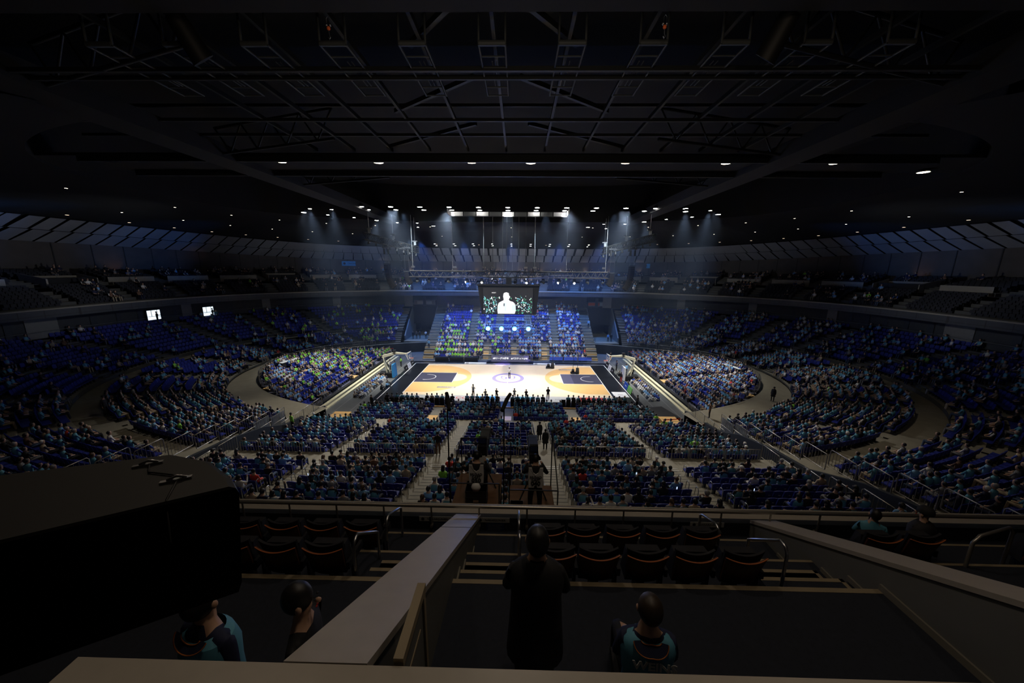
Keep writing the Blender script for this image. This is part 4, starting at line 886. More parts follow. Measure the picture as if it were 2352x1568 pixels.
MB().box((-1.2, -1.6, 0), (1.2, 1.6, .9)).build('equipment_case', 'black', None, (17.6, -14.4, 0), .25, label='black equipment case pile beside the near right corner wall', cat='case')
# ================================================================== broadcast decks below the balcony
def deck(name, label, x0, x1, h0, h1, z, rail):
    t = thing('camera_deck', label, 'platform', (0, 0, 0))
    MB().box((x0, Y0+h0, z-.12), (x1, Y0+h1, z)).build('deck', 'plywood', t)
    b = MB()
    for x in (x0+.05, x1-.05):
        for h in (h0+.1, h1-.05):
            zb = 3.65+.26*max(0, (20.4-h)/.95); MB().tube([(x, Y0+h, zb-.1), (x, Y0+h, z-.1)], .035, 6).build('leg', 'dark_steel', t)
    b = MB()
    for q in rail: b.tube([(q[0], Y0+q[1], q[2]) if False else (q[0], Y0+q[1], q[2]), (q[3], Y0+q[4], q[5])], .018, 6)
    b.build('railing', 'dark_steel', t); return t
deck('a', 'left plywood broadcast deck in front of the balcony', -.25, 1.06, 7.3, 9.85, 10.3,
     [(-.25, 8.3, 11.0, 1.05, 8.3, 11.0), (-.25, 8.3, 10.3, -.25, 8.3, 11.0), (-.25, 8.3, 11.0, -.2, 9.85, 11.5), (-.2, 9.85, 10.3, -.2, 9.85, 11.5), (-.2, 9.85, 11.5, 1.05, 9.85, 11.5), (1.05, 8.3, 10.3, 1.05, 8.3, 11.0)])
deck('b', 'right plywood broadcast deck in front of the balcony', 1.3, 2.6, 7.3, 9.8, 9.96,
     [(1.3, 8.2, 10.9, 2.6, 8.2, 10.9), (2.6, 8.2, 9.96, 2.6, 8.2, 10.9), (2.6, 8.2, 10.9, 2.58, 9.8, 11.8), (2.58, 9.8, 9.96, 2.58, 9.8, 11.8), (1.32, 9.8, 9.96, 1.32, 9.8, 11.4), (1.32, 8.2, 9.96, 1.32, 8.2, 11.4)])
# crew cases
def case(x, h, z, sx, sy, sz, m, label, bands='steel_grey'):
    t = thing('flight_case', label, 'case', (x, Y0+h, z)); MB().box((-sx/2, -sy/2, 0), (sx/2, sy/2, sz)).build('body', m, t)
    b = MB()
    for zz in (sz*.62, sz-.02): b.box((-sx/2-.008, -sy/2-.008, zz), (sx/2+.008, sy/2+.008, zz+.02))
    b.build('trim_band', bands, t); b = MB(); b.box((-.07, -sy/2-.02, sz*.42), (.07, -sy/2, sz*.55)); b.build('latch', 'chrome', t)
case(.44, 8.4, 10.3, .55, .45, .55, 'soft_black', 'large black flight case that the seated camera operator sits on', 'dark_steel')
case(1.52, 8.2, 9.96, .34, .35, .5, 'pale_grey', 'pale grey case with black latch between the two camera operators')
case(2.38, 8.0, 9.96, .34, .4, .16, 'paper', 'flat white crate beside the standing camera operator')
# operators
def operator(seated, x, h, z, num, label):
    if seated:
        J = [(0, 0, .08), (0, -.03, .28), (0, -.02, .50), (0, 0, .60), (0, .03, .68), (0, .06, .78), (.12, .08, .08), (.2, .42, .12), (.18, .46, -.35), (.18, .58, -.42), (-.12, .08, .08), (-.2, .42, .12), (-.18, .46, -.35), (-.18, .58, -.42)]
        hs = -.86
    else:
        J = [(0, 0, .92), (0, .01, 1.12), (0, .02, 1.36), (0, .03, 1.46), (0, .06, 1.54), (0, .09, 1.63), (.10, 0, .86), (.13, .02, .48), (.13, -.02, .09), (.14, .13, .04), (-.10, 0, .86), (-.13, .02, .48), (-.13, -.02, .09), (-.14, .13, .04)]
        hs = 0
    Ed = [(0, 1), (1, 2), (2, 3), (3, 4), (4, 5), (0, 6), (6, 7), (7, 8), (8, 9), (0, 10), (10, 11), (11, 12), (12, 13)]
    R = [(.18, .14), (.165, .125), (.185, .12), (.10, .08), .055, (.082, .10), .10, .075, .055, .045, .10, .075, .055, .045]; reg = [1, 1, 1, 0, 0, 2, 2, 2, 3, 2, 2, 2, 3]
    for sg in (1, -1):
        k = len(J); c = J[2]; J += [(sg*.19, c[1], c[2]+.03), (sg*.33, c[1]+.10, c[2]-.18), (sg*.20, c[1]+.36, c[2]-.06), (sg*.17, c[1]+.42, c[2]-.04)]; Ed += [(2, k), (k, k+1), (k+1, k+2), (k+2, k+3)]; R += [.072, .058, .04, .038]; reg += [1, 1, 1, 0]
        for q, ln in enumerate((.07, .08, .075, .06)):
            i0 = len(J); hx, hy, hz = sg*.17, c[1]+.42, c[2]-.04; J += [(hx+(.02-.014*q), hy+.035, hz), (hx+(.02-.014*q), hy+.035+ln*.5, hz-.02)]; Ed += [(k+3, i0), (i0, i0+1)]; R += [.009, .008]; reg += [0, 0]
    me = skin_mesh('person', J, Ed, R, reg, ['skin', 'black_cloth', 'black_cloth', 'soft_black'])
    o = place('person', me, None, (x, Y0+h, z), 0, label=label, cat='person')
    c = J[5]; MB().ball((c[0], c[1]-.012, c[2]+.02), .094, .11, .12, 14, 9, 0, -.45, 1).build('hair', 'hair_black', o)
    b = MB()
    for sx in (-1, 1): b.tube([(sx*.09, c[1], c[2]+.05), (sx*.11, c[1], c[2]-.03)], .035, 8)
    b.tube([(-.1, c[1], c[2]+.05), (-.07, c[1]-.02, c[2]+.13), (.07, c[1]-.02, c[2]+.13), (.1, c[1], c[2]+.05)], .012, 6); b.build('headset', 'black', o)
    zc = J[1][2]; yb = J[1][1]
    b = MB(); P = [(-.185, zc-.22), (.185, zc-.22), (.20, zc+.1), (.19, zc+.36), (.11, zc+.36), (.07, zc+.22), (0, zc+.17), (-.07, zc+.22), (-.11, zc+.36), (-.19, zc+.36), (-.20, zc+.1)]
    d = lambda px: -.150+.25*px*px
    vs = [(px, yb+d(px), pz) for px, pz in P]+[(px, yb+d(px)+.03, pz) for px, pz in P]; n = len(P)
    b.add(vs, [tuple(range(n)), tuple(range(n, 2*n))[::-1]]+[(i, (i+1) % n, n+(i+1) % n, n+i) for i in range(n)]); v = b.build('bib', 'white_cloth', o)
    text('BROAD', .095, (0, yb-.165, zc+.10), (math.pi/2, 0, 0), 'black', v, 'lettering', .003, bold=.002); text('CAST', .095, (0, yb-.165, zc+.03), (math.pi/2, 0, 0), 'black', v, 'lettering', .003, bold=.002)
    text(num, .17, (0, yb-.165, zc-.08), (math.pi/2, 0, 0), 'black', v, 'number', .003, bold=.005)
    if not seated: b = MB(); b.ball((0, yb-.163, zc-.26+.08), .04, .006, .045, 8, 6); b.build('emblem', 'black', v)
    return o
operator(True, .44, 8.5, 10.88, '050', 'person seated in black with a white bib reading BROAD CAST 050')
operator(False, 2.02, 8.5, 9.96, '040', 'person standing in black with a white bib reading BROAD CAST 040')
MB().loft([(0, 0, -.10, .10, .06), (0, 0, .0, .13, .08), (0, 0, .08, .10, .06), (0, 0, .10, .04, .03)], 12).build('hooded_bundle', 'paper', None, (.44, Y0+8.22, 10.95), label='white rolled garment tucked behind the seated camera operator', cat='garment')
def tvcam(x, h, z, label, hood, deckz):
    t = thing('broadcast_camera', label, 'camera', (x, Y0+h, z), .0)
    MB().box((-.13, -.25, -.12), (.13, .25, .18)).build('body', 'black', t)
    b = MB(); b.box((-.14, .25, -.12), (.14, .85, .16)); b.box((-.15, .85, -.13), (.15, 1.0, .17)); b.build('lens', hood, t)
    b = MB(); b.box((-.12, -.12, .2), (.12, .0, .38), 0); b.box((-.1, -.13, .22), (.1, -.12, .36), 1); b.build('viewfinder', ['black', 'sign_blue'], t)
    b = MB(); b.loft([(0, 0, -.45, .05, .05), (0, 0, -.12, .09, .09)], 10); b.build('head', 'dark_steel', t)
    for q in range(3):
        a = math.pi/2+q*2*math.pi/3; MB().tube([(0, 0, -.42), (.45*math.cos(a), .45*math.sin(a), deckz-z)], .022, 6).build('leg', 'dark_steel', t)
    b = MB(); b.tube([(-.1, -.2, -.15), (-.2, -.55, -.2)], .014, 6); b.build('pan_bar', 'black', t)
    MB().box((-.09, -.3, -.34), (.09, -.28, -.08)).build('note_sheet', 'paper', t)
tvcam(.52, 9.35, 11.45, 'left broadcast camera with long grey lens before the seated operator', 'dark_steel', 10.3)
tvcam(2.0, 9.3, 11.25, 'right broadcast camera with long bluish lens before the standing operator', 'lens_blue', 9.96)
for i, (x, h) in enumerate(((-.28, 8.35), (1.17, 8.35))):
    t = thing('microphone_stand', ('left tall black pole with a thick shotgun microphone', 'right tall black pole with a thick shotgun microphone')[i], 'microphone', (x, Y0+h, 9.75))
    MB().tube([(0, 0, -.0), (0, 0, 3.32)], .018, 8).build('pole', 'black', t)
    s = -1 if i == 0 else 1
    MB().tube([(s*-.05, .0, 3.30), (s*.06, .38, 3.46), (s*.14, .62, 3.52)], [.05, .055, .048], 12).build('windshield', 'soft_black', t)
    MB().loft([(0, 0, 0, .22, .22), (0, 0, .03, .2, .2), (0, 0, .05, .02, .02)], 12).build('foot', 'black', t)
# control desk with laptop at the foot of the left stair
t = thing('production_desk', 'small crew desk with papers at the foot of the left stair below the balcony', 'desk', (-2.1, Y0+13.6, 5.35)); MB().box((-.8, -.3, .7), (.8, .3, .73)).build('desk_top', 'black', t)
for q in (-.75, .75): MB().box((q-.03, -.28, 0), (q+.03, .28, .7)).build('leg', 'dark_steel', t)
t = thing('laptop', 'open laptop with a bright screen on the crew desk', 'laptop', (-2.35, Y0+13.6, 6.08)); MB().box((-.16, -.11, 0), (.16, .11, .015)).build('keyboard', 'black', t)
b = MB(); b.hexa([(-.16, .1, .01), (.16, .1, .01), (.16, .11, .01), (-.16, .11, .01), (-.16, .17, .21), (.16, .17, .21), (.16, .18, .21), (-.16, .18, .21)]); b.build('display', 'phone_screen', t)
MB().box((-.2, -.14, 0), (.2, .14, .01)).build('paper_sheet', 'paper', None, (-1.75, Y0+13.55, 6.08), .2, label='white paper sheets on the crew desk', cat='paper')
# lit phones held in the crowd
b = MB(); b.box((-.036, -.004, 0), (.036, .004, .15), 0); b.box((-.032, -.006, .006), (.032, -.004, .144), 1); PH = b.mesh('smartphone', ['black', 'phone_screen'])
for i, (x, h, z, lab) in enumerate(((-9.9, 17.0, 5.4, 'in the left block'), (-14.0, 16.6, 5.4, 'in the far left block'), (8.3, 18.0, 5.2, 'near the right stair'), (9.6, 15.9, 5.75, 'held high in the right block'), (13.6, 16.1, 5.6, 'in the far right block'), (6.6, 18.4, 5.1, 'beside the photographer'))):
    place('smartphone', PH, None, (x, Y0+h, z), .2*i-.4, label='lit smartphone held up %s of the near stand' % lab, cat='phone')

# ================================================================== balcony in front of the camera
Zw = 12.91
fg = MB()
def fbox(x0, x1, h0, h1, z0, z1, mi=0, mb=None): (mb or fg).box((x0, Y0+h0, z0), (x1, Y0+h1, z1), mi)
fbox(-14, 14, 1.0, 3.55, Zw-.3, Zw)                       # walkway
fbox(-14, 14, 3.5, 4.45, 12.2, 12.45); fbox(-14, 14, 4.45, 5.35, 11.7, 12.0); fbox(-14, 14, 5.35, 5.85, 11.4, 11.76)
fbox(-14, 14, 3.49, 3.55, Zw-.02, Zw+.004, 1); fbox(-14, 14, 4.41, 4.45, 12.43, 12.454, 1); fbox(-14, 14, 5.31, 5.35, 11.98, 12.004, 1)
for (xa, xb) in ((-.42, .24), (.70, 1.52), (4.7, 5.77), (-9.5, -8.4)):
    for k, (h, z) in enumerate(((3.91, 12.68), (4.27, 12.45), (4.66, 12.22), (5.04, 11.99), (5.4, 11.78))):
        hp = (3.55, 3.91, 4.27, 4.66, 5.04)[k]
        fbox(xa, xb, hp, h, 11.5, z); fbox(xa, xb, h-.05, h+.002, z-.02, z+.004, 1)
        fbox(xb-.05, xb, hp, h, z, z+.004, 1); 
struct('floor_balcony', fg, ['carpet', 'step_edge'])
b = MB(); fbox(-19, 19, 5.72, 5.84, 10.6, 12.03, 2, b); fbox(-19, 19, 5.84, 6.12, 10.9, 11.93, 1, b); fbox(-19, 19, 5.80, 5.98, 11.93, 12.0, 0, b); fbox(-19, 19, 6.0, 6.2, 11.9, 11.97, 0, b); fbox(-19, 19, 6.12, 6.2, 10.6, 11.9, 1, b)
struct('wall_parapet', b, ['ledge', 'ledge_side', 'dark_wall'])
t = thing('guard_rail', 'long bronze tubular guard rail on the balcony parapet', 'guard rail', (0, 0, 0))
MB().tube([(-14, Y0+5.66, 12.31), (14, Y0+5.66, 12.31)], .032, 12).build('handrail', 'rail_metal', t)
for x in [-1.83+.885*k for k in range(-3, 12)]:
    b = MB(); b.tube([(x, Y0+5.66, 12.30), (x, Y0+5.66, 12.02), (x, Y0+5.69, 11.9)], .016, 8); b.tube([(x-.0, Y0+5.72, 11.9), (x, Y0+5.62, 11.9)], .028, 8); b.build('post', 'rail_metal', t)
# sponsor strips and blue notices on the parapet
for i, x in enumerate((.0, 1.08, 5.05)):
    t = thing('parapet_sign', 'pale strip sign lettered NAKARIJUNIEA on the parapet, %s from the left' % ORD[i], 'sign', (x, Y0+5.715, 11.99))
    MB().box((-.31, -.006, -.05), (.31, 0, .05)).build('panel', 'pale_grey', t); text('NAKARIJUNIEA', .052, (.04, -.008, 0), (math.pi/2, 0, 0), 'black', t, 'lettering', .001, sx=1.1)
    MB().tube([(-.24, -.008, 0), (-.24, -.010, 0)], .03, 12).build('emblem', 'black', t)
for i, x in enumerate((.12, 1.12, 4.95)):
    t = thing('notice_board', 'dark blue notice with small white text below the parapet strip, %s from the left' % ORD[i], 'notice', (x, Y0+5.715, 11.83)); MB().box((-.17, -.006, -.1), (.17, 0, .1)).build('panel', 'sign_blue', t)
    b = MB()
    for q in range(4): b.box((-.13, -.008, .055-.035*q), (.13-.03*(q % 2), -.006, .06-.035*q))
    b.build('text_line', 'grey_cloth', t)
# partition walls with broad sloping tops
def partition(xc, wd, label, hn, zn, hf=5.72, zf=12.10, dx=0.):
    t = thing('partition_wall', label, 'partition', (0, 0, 0))
    x0, x1 = xc-wd/2, xc+wd/2; th = .06
    b = MB(); b.hexa([(x0, Y0+hn, zn-th), (x1, Y0+hn, zn-th), (x1+dx, Y0+hf, zf-th), (x0+dx, Y0+hf, zf-th), (x0, Y0+hn, zn), (x1, Y0+hn, zn), (x1+dx, Y0+hf, zf), (x0+dx, Y0+hf, zf)]); b.build('cap', 'ledge', t)
    b = MB(); a0, a1 = x0+.02, x1-.02; b.hexa([(a0, Y0+hn, 11.5), (a1, Y0+hn, 11.5), (a1+dx, Y0+hf, 11.5), (a0+dx, Y0+hf, 11.5), (a0, Y0+hn, zn-th), (a1, Y0+hn, zn-th), (a1+dx, Y0+hf, zf-th), (a0+dx, Y0+hf, zf-th)]); b.build('panel', 'ledge_side', t)
    if xc < 2:
        b = MB(); q = .62; h = hf+(hn-hf)*.25; z_ = zf+(zn-zf)*.25; b.box((x0+dx*.75, Y0+h, z_+.0005), (x1+dx*.75, Y0+h+.008, z_+.0015)); b.build('joint', 'nosing', t)
    b = MB(); 
    for k, (h, z) in enumerate(((3.55, 12.91), (3.91, 12.68), (4.27, 12.45), (4.66, 12.22), (5.04, 11.99))): e = dx*(h-hn)/(hf-hn); b.box((x0+e-.004, Y0+h-.0, z-.24), (x1+e+.008, Y0+h+.36, z-.17))
    b.box((x0-.004, Y0+1.2, Zw), (x1+.004, Y0+3.55, Zw+.08)); b.build('skirting', 'skirt', t)
partition(.47, .466, 'grey partition wall with broad pale sloping top running down to the parapet, left', 1.5, 14.48, dx=.15)
partition(6.06, .466, 'grey partition wall with pale sloping top running down to the parapet, right', 1.2, 14.62)
b = MB(); fbox(-.9, 9.5, .55, 1.485, 14.42, 14.49, 0, b); fbox(-.8, 9.4, 1.3, 1.4, 12.9, 14.42, 1, b); struct('wall_front_sill', b, ['ledge', 'ledge_side'])
t = thing('gate_panel', 'low brown-framed gate panel leaning between partition and sill', 'gate', (0, 0, 0))
b = MB(); X = .87
b.hexa([(X-.02, Y0+1.50, 14.46), (X+.035, Y0+1.50, 14.46), (X+.035, Y0+1.97, 14.46), (X-.02, Y0+1.97, 14.46), (X-.02, Y0+1.50, 14.52), (X+.035, Y0+1.50, 14.52), (X+.035, Y0+1.97, 14.52), (X-.02, Y0+1.97, 14.52)]); b.box((X-.015, Y0+1.93, Zw), (X+.03, Y0+1.97, 14.46)); b.build('frame', 'step_edge', t)
MB().box((X-.005, Y0+1.5, Zw+.05), (X+.015, Y0+1.93, 14.46)).build('panel', 'ledge_side', t)
MB().box((X+.016, Y0+1.5, 14.25), (X+.022, Y0+1.86, 14.27)).build('inner_trim', 'step_edge', t)
# hand rails by the stairs (upside-down U)
def urail(x, h0, h1, zb0, zb1, ht, label):
    b = MB(); z0 = zb0+ht; z1 = zb1+ht
    b.tube([(x, Y0+h0, zb0), (x, Y0+h0, z0-.1), (x, Y0+h0+.04, z0-.03), (x, Y0+h0+.12, z0), (x, Y0+h1-.06, z1), (x, Y0+h1, z1-.05), (x, Y0+h1, zb1)], .02, 10)
    b.build('stair_handrail', 'chrome', label=label, cat='handrail')
urail(-.47, 3.62, 4.3, 12.4, 12.0, .95, 'chrome bent handrail left of the left partition, upper one')
urail(-.47, 4.6, 5.25, 12.0, 11.76, .85, 'chrome bent handrail left of the left partition, lower one by the parapet')
urail(1.56, 3.75, 4.35, 12.4, 12.0, .92, 'chrome handrail right of the centre steps, upper one')
urail(1.56, 4.75, 5.3, 11.9, 11.76, .8, 'chrome handrail right of the centre steps, lower one by the parapet')
urail(4.66, 4.75, 5.3, 11.9, 11.76, .8, 'chrome bent handrail beside the last right seats, lower one by the parapet')
urail(4.82, 3.7, 4.35, 12.4, 12.0, .92, 'chrome bent handrail beside the right partition, upper one')
b = MB(); b.tube([(8.0, Y0+4.4, 12.0), (8.0, Y0+4.4, 12.85), (8.1, Y0+4.42, 12.95), (8.75, Y0+4.6, 12.95), (8.85, Y0+4.62, 12.85), (8.85, Y0+4.62, 12.0)], .022, 10); b.build('stair_handrail', 'rail_metal', label='dark bent handrail beyond the right partition', cat='handrail')
# balcony theatre seats with wooden backs
def shell(z0, z1, w0, w1, y0, y1, bow, t, mi, mb, n=10):
    for i in range(n):
        a, b_ = 2*i/n-1, 2*(i+1)/n-1
        def P(u, top, off):
            ww = w1 if top else w0; z = (z1-.035*(1-u*u)) if top else z0; y = (y1 if top else y0)-bow*(1-u*u)+off
            return (u*ww, y, z)
        mb.hexa([P(a, 0, 0), P(b_, 0, 0), P(b_, 0, t), P(a, 0, t), P(a, 1, 0), P(b_, 1, 0), P(b_, 1, t), P(a, 1, t)], mi)
b = MB(); shell(.38, .80, .21, .245, -.16, -.26, .05, .02, 0, b); TS_B = b.mesh('backrest', ['seat_wood'])
b = MB(); pts = [(u*.247, -.262-.05*(1-u*u), .803-.035*(1-u*u)) for u in [(-10+i)/10 for i in range(21)]]; b.tube(pts, .007, 6); TS_R = b.mesh('rim', ['seat_rim'])
b = MB(); shell(.42, .86, .20, .235, -.12, -.215, .045, .03, 0, b); TS_P = b.mesh('padding', ['seat_dark'])
b = MB(); b.hexa([(-.22, -.16, .36), (.22, -.16, .36), (.22, .05, .38), (-.22, .05, .38), (-.21, -.12, .75), (.21, -.12, .75), (.20, -.02, .75), (-.20, -.02, .75)]); TS_C = b.mesh('cushion', ['seat_dark'])
b = MB(); b.box((-.05, -.1, 0), (.05, .05, .4)); TS_L = b.mesh('pedestal', ['dark_steel'])
b = MB(); b.box((.245, -.2, .45), (.285, .18, .55)); b.box((.25, -.1, 0), (.28, .0, .45)); TS_A = b.mesh('armrest', ['seat_dark'])
def tseat(x, h, z, label, rz=0):
    t = thing('theatre_seat', label, 'seat', (x, Y0+h, z), rz, 'wooden-backed balcony seats')
    for nm, me in (('backrest', TS_B), ('rim', TS_R), ('padding', TS_P), ('cushion', TS_C), ('pedestal', TS_L), ('armrest', TS_A)): place(nm, me, t)
for i, x in enumerate((2.0, 2.52, 3.10, 3.68, 4.27)): tseat(x, 3.86, 12.45, 'orange-rimmed wooden seat in the near row right of centre steps, %s from the left' % ORD[i])
for i, x in enumerate((2.0, 2.52, 3.10, 3.68, 4.27)): tseat(x, 4.76, 12.0, 'orange-rimmed wooden seat in the parapet row right of centre steps, %s from the left' % ORD[i])
for i, x in enumerate((-.85, -1.43, -2.02, -2.6, -3.2)): tseat(x, 3.86, 12.45, 'orange-rimmed wooden seat in the near row left of the partition, %s from the handrail' % ORD[i])
for i, x in enumerate((-.82, -1.42, -2.02, -2.63, -3.2)): tseat(x, 4.76, 12.0, 'orange-rimmed wooden seat in the parapet row left of the partition, %s from the handrail' % ORD[i])
for i, x in enumerate((6.9, 7.5, 9.3, 9.9)): tseat(x, 4.76, 12.0, 'dark wooden seat beyond the right partition, %s from it' % ORD[i])
# people on the balcony walkway
standing('', 'person in a long black coat with folded arms standing before the centre seats', (1.68, Y0+2.33, Zw), -.05, 'black_cloth', 'black_cloth', 'fold', h=1.72, coat=True)
def jersey(x, h, rz, label, word, hh, hair='hair_dark'):
    o = standing('', label, (x, Y0+h, Zw), rz, 'navy', 'navy', 'down', h=hh, hair=hair)
    f = hh/1.72
    b = MB(); b.loft([(0, -.003, .85*f, .20, .15), (0, 0, 1.1*f, .185, .145), (0, 0, 1.28*f, .205, .148), (0, -.003, 1.385*f, .175, .125)], 20, 0, cap=False); b.loft([(0, -.003, 1.385*f, .175, .125), (0, -.006, 1.43*f, .12, .10)], 20, 0, cap=False)
    b.build('jersey', 'teal', o)
    def arcpts(rx, rz, lift, n=14): return [(rx*math.cos(math.pi*(1+i/n)), -.085-.9*rz*math.sin(math.pi*i/n)-lift, 1.455*f-rz*math.sin(math.pi*i/n)) for i in range(n+1)]
    b = MB(); n = 14; A, B = arcpts(.080, .025, .004), arcpts(.132, .062, .004)
    for i in range(n): b.quad(A[i], B[i], B[i+1], A[i+1])
    b.build('collar_band', 'navy', o)
    for rr in ((.134, .064), (.080, .025)): MB().tube(arcpts(*rr, .008), .004, 5).build('collar_piping', 'piping', o)
    if word: text(word, .095, (0, -.158, 1.325*f), (math.radians(80), 0, 0), 'pale_grey', o, 'lettering', .002, bold=.003, sx=1.15)
    return o
def seated_fan(x, h, rz, label, word):
    o = place('person', seated_body(.02, 'lap', 'lap', .0)[0], None, (x, Y0+h, Zw), rz, label=label, cat='person'); setcol(o, {1: 'navy', 2: 'black_cloth'}); o.scale = (1, 1, .96)
    b = MB(); b.ball((0, -.065, 1.222), .091, .106, .120, 18, 12, 0, -.8, 1.); b.build('hair', 'hair_dark', o)
    b = MB(); 
    for sx in (-1, 1): b.ball((sx*.086, -.035, 1.19), .012, .022, .032, 8, 6)
    b.ball((0, .065, 1.18), .014, .022, .022, 6, 5); b.build('face', 'skin', o)
    b = MB(); b.loft([(0, -.085, z, rx, ry) for z, rx, ry in ((.50, .18, .13), (.62, .172, .125), (.78, .198, .122), (.88, .212, .118), (.95, .20, .108), (.99, .16, .095), (1.01, .11, .08))], 24, 0, cap=False); b.build('jersey', 'teal', o)
    arc = lambda rx, rz_, lift, n=18: [(rx*math.cos(math.pi*(1+i/n)), -.120-.85*rz_*math.sin(math.pi*i/n)-lift, 1.035-rz_*math.sin(math.pi*i/n)-.25*abs(rx*math.cos(math.pi*i/n))) for i in range(n+1)]
    b = MB(); A, B = arc(.072, .022, .030), arc(.125, .082, .030)
    for i in range(18): b.quad(A[i], B[i], B[i+1], A[i+1])
    b.build('collar_band', 'navy', o)
    for q in ((.127, .084), (.072, .022)): MB().tube(arc(*q, .034), .004, 5).build('collar_piping', 'piping', o)
    b = MB(); b.loft([(0, -.07, .98, .075, .07), (0, -.065, 1.05, .062, .062)], 14, 0, cap=False); b.build('neck_towel', 'grey_cloth', o)
    text(word, .095, (.02, -.222, .865), (math.radians(84), 0, 0), 'pale_grey', o, 'lettering', .002, bold=.003, sx=1.1)
    t = thing('folding_chair', 'dark folding chair under the person in the lettered jersey', 'chair', (x, Y0+h, Zw), rz)
    MB().box((-.21, -.2, .40), (.21, .2, .43)).build('seat', 'seat_dark', t); MB().box((-.2, -.27, .52), (.2, -.255, .68)).build('backrest', 'seat_dark', t)
    for sx in (-.2, .2):
        MB().tube([(sx, -.27, .7), (sx, -.22, .4), (sx, .2, 0)], .012, 6).build('leg', 'dark_steel', t); MB().tube([(sx, .18, .4), (sx, -.25, 0)], .012, 6).build('leg', 'dark_steel', t)
seated_fan(2.55, 2.27, -.10, 'person in a teal and navy basketball jersey lettered WEINS, seated behind the sill', 'WEINS')
jersey(-.54, 1.85, -.25, 'person in a teal and navy jersey beside the black equipment box', '', 1.62, 'hair_black')
standing('', 'dark-haired person in black looking right, left of the partition', (.06, Y0+1.92, Zw), -1.35, 'black_cloth', 'black_cloth', 'down', h=1.58)
o = standing('', 'person in a hooded teal jacket leaning at the parapet beyond the right partition', (7.35, Y0+5.1, 11.45), -.5, 'teal', 'black_cloth', 'fold', h=1.35)
standing('', 'large person in black coat at the parapet beyond the right partition', (7.95, Y0+4.95, 11.5), .4, 'black_cloth', 'black_cloth', 'down', h=1.45, coat=True, hk=3, hair='black_cloth')
# the black box at the left of the camera
t = thing('equipment_box', 'large black padded equipment box with two metal latches close at the left', 'equipment box', (0, 0, 0))
b = MB(); P = [(.785, -50.615), (.74, -50.575), (.61, -50.495), (.47, -50.462), (-.35, -50.74), (-.12, -51.15)]; n = len(P)
cx_, cy2 = .25, -50.8; Q = lambda k, f: [(cx_+(x-cx_)*f, cy2+(y-cy2)*f, k) for x, y in P]
vs = Q(15.73, .93)+Q(15.76, .95)+Q(16.03, 1.)+Q(16.045, .99)+Q(16.052, .965)
b.add(vs, [tuple(range(n)), tuple(range(4*n, 5*n))[::-1]]+[(l*n+i, (l+1)*n+i, (l+1)*n+(i+1) % n, l*n+(i+1) % n) for l in range(4) for i in range(n)]); b.build('case_body', 'case_black', t)
for (x, y) in ((.46, -50.53), (.61, -50.60)):
    b = MB(); m_ = TR(x, y, 16.052) @ RZ(math.radians(30)); b.box((-.035, -.006, 0), (.03, .006, .006), 0, m_); b.tube([m_ @ Vector((-.02, 0, .006)), m_ @ Vector((0, 0, .014)), m_ @ Vector((.02, 0, .006))], .004, 6); b.build('latch', 'chrome', t)
b = MB(); b.tube([(.46, -50.53, 16.054), (.5, -50.57, 16.056), (.58, -50.58, 16.056), (.61, -50.60, 16.054), (.66, -50.68, 16.053), (.67, -50.70, 15.95)], .0025, 5); b.build('cord', 'black', t)
b = MB(); b.tube([(.2, -50.85, 12.91), (.2, -50.85, 15.75)], .03, 8); b.loft([(.2, -50.85, 12.91, .25, .25), (.2, -50.85, 12.95, .22, .22)], 14); b.build('stand', 'black', t)
# ================================================================== upper tier ring
def cF(d): return (49+d, -12.2, 33.2+d, 33.2+d, 2.7)
TWO = 2*math.pi
nearskip = lambda x, y: abs(x) < 14 and y < -30
fb = MB(); n = 260
wall_ring(cF(0), 10.95, 11.9, 0, TWO, n, fb, 0, nearskip); ring(cF(-.1), cF(.25), 11.95, 11.95, 0, TWO, n, fb, 1, nearskip); wall_ring(cF(-.1), 11.8, 11.95, 0, TWO, n, fb, 1, nearskip)
wall_ring(cF(-.03), 11.2, 11.24, 0, TWO, n, fb, 2, nearskip)
for k in range(150):      # joints of the fascia panels
    a = TWO*k/150; p, q = superel(cF(-.02), a), superel(cF(-.02), a+.0012)
    if not nearskip(*p): fb.quad((*p, 11.0), (*q, 11.0), (*q, 11.8), (*p, 11.8), 2)
struct('wall_balcony_fascia', fb, ['fascia', 'parapet_beige', 'nosing'])
so = MB(); ring(cF(0), cW, 10.95, 11.0, 0, TWO, n, so, 0); struct('ceiling_soffit', so, 'slab_black')
lw = MB(); wall_ring(cW, 8.3, 11.05, 0, TWO, n, lw, 0, lambda x, y: 16.4 < abs(x) < 21.7 and y > 0); ring(lerpc(cM2, cW, .97), cW, 8.4, 8.4, 0, TWO, n, lw, 1, nearskip)
cWi = (52.42, -12, 36.82, 36.92, 2.6)
for k in range(120):
    a = TWO*k/120; p, q = superel(cWi, a), superel(cWi, a+(.012 if k % 6 else .035))
    if not nearskip(*p): lw.quad((*p, 8.4), (*q, 8.4), (*q, 10.4 if k % 6 else 10.7), (*p, 10.4 if k % 6 else 10.7), 2 if k % 6 else 3)
struct('wall_lower', lw, ['wall_panel', 'tread', 'dark_wall', 'ledge_side'])
rl = thing('bowl_guard_rail', 'thin steel rail running behind the top row of the lower bowl', 'guard rail')
pts = [superel(lerpc(cM2, cW, .955), TWO*k/200-math.pi/2) for k in range(8, 193)]; pts = [p for p in pts if not (abs(p[0]) < 22)]
for grp in ([p for p in pts if p[0] > 0], [p for p in pts if p[0] < 0]):
    b = MB(); b.tube([(x, y, 9.15) for x, y in grp], .03, 5, cap=False); b.build('handrail', 'steel_grey', rl)
